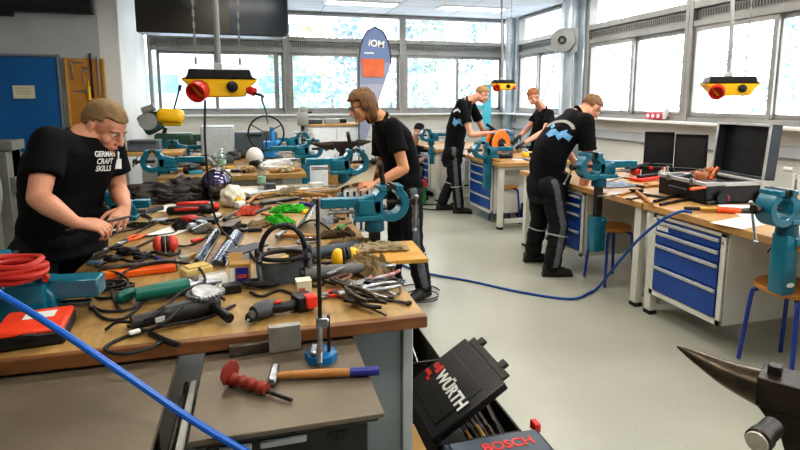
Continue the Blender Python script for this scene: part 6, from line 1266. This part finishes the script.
# ---------------- more clutter on the foreground bench
extra = [
 ('pliers', 'orange-gripped pliers left of the red-cupped ear defenders', 118, 246, 142, 236, orange), ('pliers', 'black-gripped pliers near the front of the lettered man', 100, 252, 124, 248, black),
 ('screwdriver', 'red-handled screwdriver between the ear defenders and steel section', 192, 244, 214, 238, red), ('screwdriver', 'black-handled screwdriver left of the orange-red glove', 224, 222, 240, 212, black),
 ('wrench', 'bright spanner in front of the white plastic bag', 214, 222, 240, 217, steel), ('wrench', 'dark spanner lying under the sticks at the far end', 256, 200, 280, 196, dsteel),
 ('wrench', 'bright spanner inside the harness bands', 268, 250, 300, 247, steel), ('wrench', 'dark spanner between visor and second vise', 322, 214, 344, 220, dsteel),
 ('screwdriver', 'yellow-handled screwdriver right of the far green glove', 303, 214, 322, 208, yellow), ('pliers', 'red-gripped pliers near the small cream carton', 318, 300, 340, 294, red),
 ('wrench', 'short bright spanner in front of the yellow ear defenders', 326, 276, 348, 280, steel), ('screwdriver', 'wooden-handled scraper at the front of the tool heap', 352, 304, 386, 318, woodh),
 ('wrench', 'dull spanner at the far left by the teal slide', 112, 224, 130, 219, mgrey), ('pliers', 'silver pliers behind the steel section', 236, 214, 252, 206, steel),
 ('wrench', 'long dull spanner lying left of the pine stick', 150, 274, 176, 262, dsteel), ('screwdriver', 'green-handled screwdriver by the second teal vise', 338, 230, 352, 224, M('sd_green', '#2f8a4a', .4)),
]
for k, (kd, lab, x0, y0, x1, y1, m) in enumerate(extra):
    if kd == 'pliers': pliers(lab, x0, y0, x1, y1, hm=m, s=.9)
    elif kd == 'screwdriver': screwdriver(lab, x0, y0, x1, y1, hm=m)
    else: wrench(lab, x0, y0, x1, y1, mat=m, w=.013)
for k, (px, py, w, d, h, m, lab) in enumerate([(205, 232, .12, .1, .03, M('grey_rag', '#8d8a86', .9, 0, '#6f6c68', 14, .4), 'grey crumpled rag beside the chrome cable clamp'), (260, 226, .14, .1, .03, leather, 'tan rag left of the near green glove'), (288, 228, .08, .08, .025, M('dark_rag', '#4a443e', .9, 0, '#35302c', 14, .4), 'dark rag between the green gloves and the visor'), (336, 212, .16, .1, .03, ragm, 'cream rag beside the dark blue bar'), (140, 226, .16, .1, .02, M('olive_cloth', '#4d4638', .9, 0, '#3a352a', 14, .4), 'olive cloth near the lettered man\'s left hand'), (360, 244, .12, .07, .03, leather, 'tan glove end left of the pale cloth strip')]):
    wad('crumpled_cloth', lab, 'cloth', px, py, w, d, h, m, seed=70+k, rz=k*.7)
gcord('power_cable', 'black cable lying between the harness and the shiny steel sheets', [(222, 262), (232, 250), (246, 246), (252, 256), (262, 268)], .005, rubber)
gcord('power_cable', 'black cable snaking by the upright bar and grey grinder', [(305, 282), (318, 286), (330, 276), (322, 268), (334, 262), (352, 266)], .005, rubber)
gcord('power_cable', 'grey cable trailing off the right end of the heap', [(372, 286), (386, 276), (398, 282), (400, 292), (390, 296)], .004, dgrey)
gcord('power_cable', 'dark cable curving beside the chrome cable clamp', [(170, 244), (186, 246), (202, 240), (208, 232), (196, 226)], .005, rubber)
boxo('steel_block', 'small grey steel cube behind the sponge block', 'steel block', 184, 262, (.04, .04, .03), mgrey, rz=.4)
boxo('battery_pack', 'black battery pack left of the carton', 'battery', 232, 292, (.07, .05, .035), black, rz=.2)
boxo('wood_block', 'small pine block near the far green glove', 'wood block', 314, 203, (.12, .05, .04), woodp, rz=.3)
boxo('tin_box', 'flat silver tin beside the olive cloth', 'tin', 160, 222, (.1, .07, .02), steel, rz=.1)
boxo('black_case', 'flat black pouch between the red power tool and steel section', 'pouch', 206, 223, (.14, .09, .03), black, rz=-.2)
# second bench extra
for k, (px, py, sx_, m, lab) in enumerate([(185, 168, (.2, .1, .06), dgrey, 'dark grey tool box at the left of the second bench'), (215, 160, (.16, .12, .08), dirty, 'brown machine part on the second bench before the grey box'), (236, 172, (.1, .08, .03), black, 'small black pad behind the yellow cloth'), (288, 165, (.18, .08, .04), black, 'black bar clamp at the right of the second bench'), (206, 170, (.16, .05, .04), woodh, 'wooden handle at the left of the second bench')]):
    boxo('bench_item', lab, 'tool', px, py, sx_, m, rz=.3*k, bev=.012)
t = thing('wooden_board', 'yellow wooden panel leaning beyond the jacket near the lettered man', 'board', atz(180, 192, ZB), .1); MB().box((0, 0, .05), (.34, .03, .1), rot=(.5, 0, 0), bev=.003).build('panel_board', MATS['pine_board'], t); MB().box((0, .04, .01), (.3, .03, .02)).build('batten', woodp, t)
for k, (c, w_, h_, m, lab) in enumerate([((262, 205, 300, 199), .05, .02, dsteel, 'broad dark steel strip behind the far green glove'), ((248, 197, 276, 193), .06, .03, lgrey, 'pale grey strip in front of the water bottle'), ((290, 194, 326, 198), .05, .03, cardb, 'tan board at the far end left of the second vise'), ((226, 228, 246, 232), .03, .015, black, 'black strip left of the tall harness band'), ((306, 193, 336, 190), .06, .015, mgrey, 'grey sheet strip under the second vise'), ((180, 208, 214, 204), .06, .02, lgrey, 'pale grey strip between the jacket and the red power tool'), ((130, 218, 162, 210), .04, .03, dgrey, 'dark grey rail beside the teal slide of the left vise'), ((108, 232, 150, 222), .03, .006, lgrey, 'pale thin strip under the lettered man\'s hands'), ((262, 214, 280, 218), .03, .012, woodh, 'brown wood strip at the near green glove')]):
    bar('flat_strip', lab, 'strip', *c, w=w_, h=h_, mat=m)
for k, (px, py, w, d, h, m, lab) in enumerate([(288, 194, .2, .14, .05, ragm, 'cream crumpled rag under the wooden sticks'), (318, 203, .14, .12, .04, M('blue_grey_rag', '#5f7280', .9, 0, '#43525e', 14, .4), 'blue-grey rag behind the clear visor'), (182, 228, .14, .1, .04, M('black_glove', '#1b1a1a', .8, 0, '#2a2827', 14, .4), 'black glove in front of the small red tool'), (256, 208, .1, .08, .03, dgrey, 'dark crumpled cloth behind the orange-red glove'), (348, 262, .1, .1, .04, leather, 'tan glove thumb behind the yellow ear defenders')]):
    wad('crumpled_cloth', lab, 'cloth', px, py, w, d, h, m, seed=90+k, rz=k*.9)
for k, (px, py, sz, m, lab) in enumerate([(270, 190, (.1, .08, .06), dgrey, 'dark grey block beyond the long wooden stick'), (316, 188, (.12, .09, .05), lgrey, 'grey box by the white papers at the far end'), (240, 208, (.07, .06, .05), white, 'white plastic cube beside the white plastic bag'), (216, 218, (.08, .05, .03), lgrey, 'pale block in front of the red and black tool')]):
    boxo('small_block', lab, 'block', px, py, sz, m, rz=.4*k, bev=.008)
# second bench clutter
for k, (px, py, r, m, lab) in enumerate([(214, 167, (.09, .07, .09), mgrey, 'grey machine part left of the small clear bottle'), (232, 160, (.1, .08, .08), dgrey, 'dark machine part right of the small clear bottle'), (268, 158, (.1, .08, .08), black, 'black clamp body behind the white crumpled paper'), (248, 172, (.08, .06, .04), leather, 'tan glove before the white helmet'), (284, 172, (.1, .06, .04), ragm, 'cream rag at the right corner of the second bench'), (196, 162, (.12, .07, .05), woodp, 'pale wood offcut beyond the dark gloves')]):
    lump('bench_item', lab, 'tool part', px, py, r, m, seed=110+k, nz=.5)
for k, (pts, lab) in enumerate([([(225, 300), (210, 292, .03), (190, 300, .05), (170, 318, .05), (150, 330, .02), (128, 326)], 'black cable looping over the black grinder body'), ([(95, 280), (112, 272, .02), (128, 280, .02), (120, 294), (100, 298), (90, 290)], 'black cable curl behind the left vise slide'), ([(105, 330), (118, 322, .02), (140, 322, .03), (160, 312, .05), (185, 290, .06), (215, 284, .04)], 'black cable crossing between green tool and black grinder'), ([(84, 262), (110, 256), (135, 262), (150, 256), (165, 262)], 'thin black cable in front of the dark clamp heads'), ([(90, 305), (104, 318), (124, 318), (140, 306)], 'short black cable arc left of the green tool'), ([(140, 212), (165, 224), (180, 218), (205, 224), (222, 216)], 'thin black cable passing under the red and black power tool'), ([(250, 292), (262, 296), (280, 290), (300, 296), (296, 284)], 'dark cable tail between drill and harness')]):
    gcord('power_cable', lab, pts, .0055, rubber)
# ================================================================ LIGHT
w = bpy.data.worlds.new('world'); S.world = w; w.use_nodes = True; nt = w.node_tree; bg = nt.nodes['Background']
tc = nt.nodes.new('ShaderNodeTexCoord'); sx = nt.nodes.new('ShaderNodeSeparateXYZ'); nt.links.new(tc.outputs['Generated'], sx.inputs[0])
rp = nt.nodes.new('ShaderNodeValToRGB'); rp.color_ramp.elements[0].position = .0; rp.color_ramp.elements[0].color = C('#f4f8fb'); rp.color_ramp.elements[1].position = .7; rp.color_ramp.elements[1].color = C('#e2eefb')
nt.links.new(sx.outputs['Z'], rp.inputs[0]); nt.links.new(rp.outputs[0], bg.inputs[0]); bg.inputs[1].default_value = 3.4
def portal(c, sx_, sy, rot):
    L = bpy.data.lights.new('window_portal', 'AREA'); L.shape = 'RECTANGLE'; L.size = sx_; L.size_y = sy; L.cycles.is_portal = True
    o = bpy.data.objects.new('window_portal', L); COL.objects.link(o); o.location = c; o.rotation_euler = rot
portal((1.57, YB+.25, 2.27), 6.7, 1.85, (-PI/2, 0, 0))
portal((XR+.35, 8.8, 2.27), 1.85, 1.7, (0, PI/2, 0)); portal((XR+.35, 3.2, 2.27), 1.85, 8.3, (0, PI/2, 0))
S.view_settings.view_transform = 'Standard'; S.view_settings.look = 'Medium High Contrast'; S.view_settings.exposure = 0.62
S.cycles.max_bounces = 8; S.cycles.diffuse_bounces = 4; S.cycles.glossy_bounces = 3; S.cycles.transparent_max_bounces = 12; S.cycles.use_denoising = True
S.cycles.sample_clamp_indirect = 6
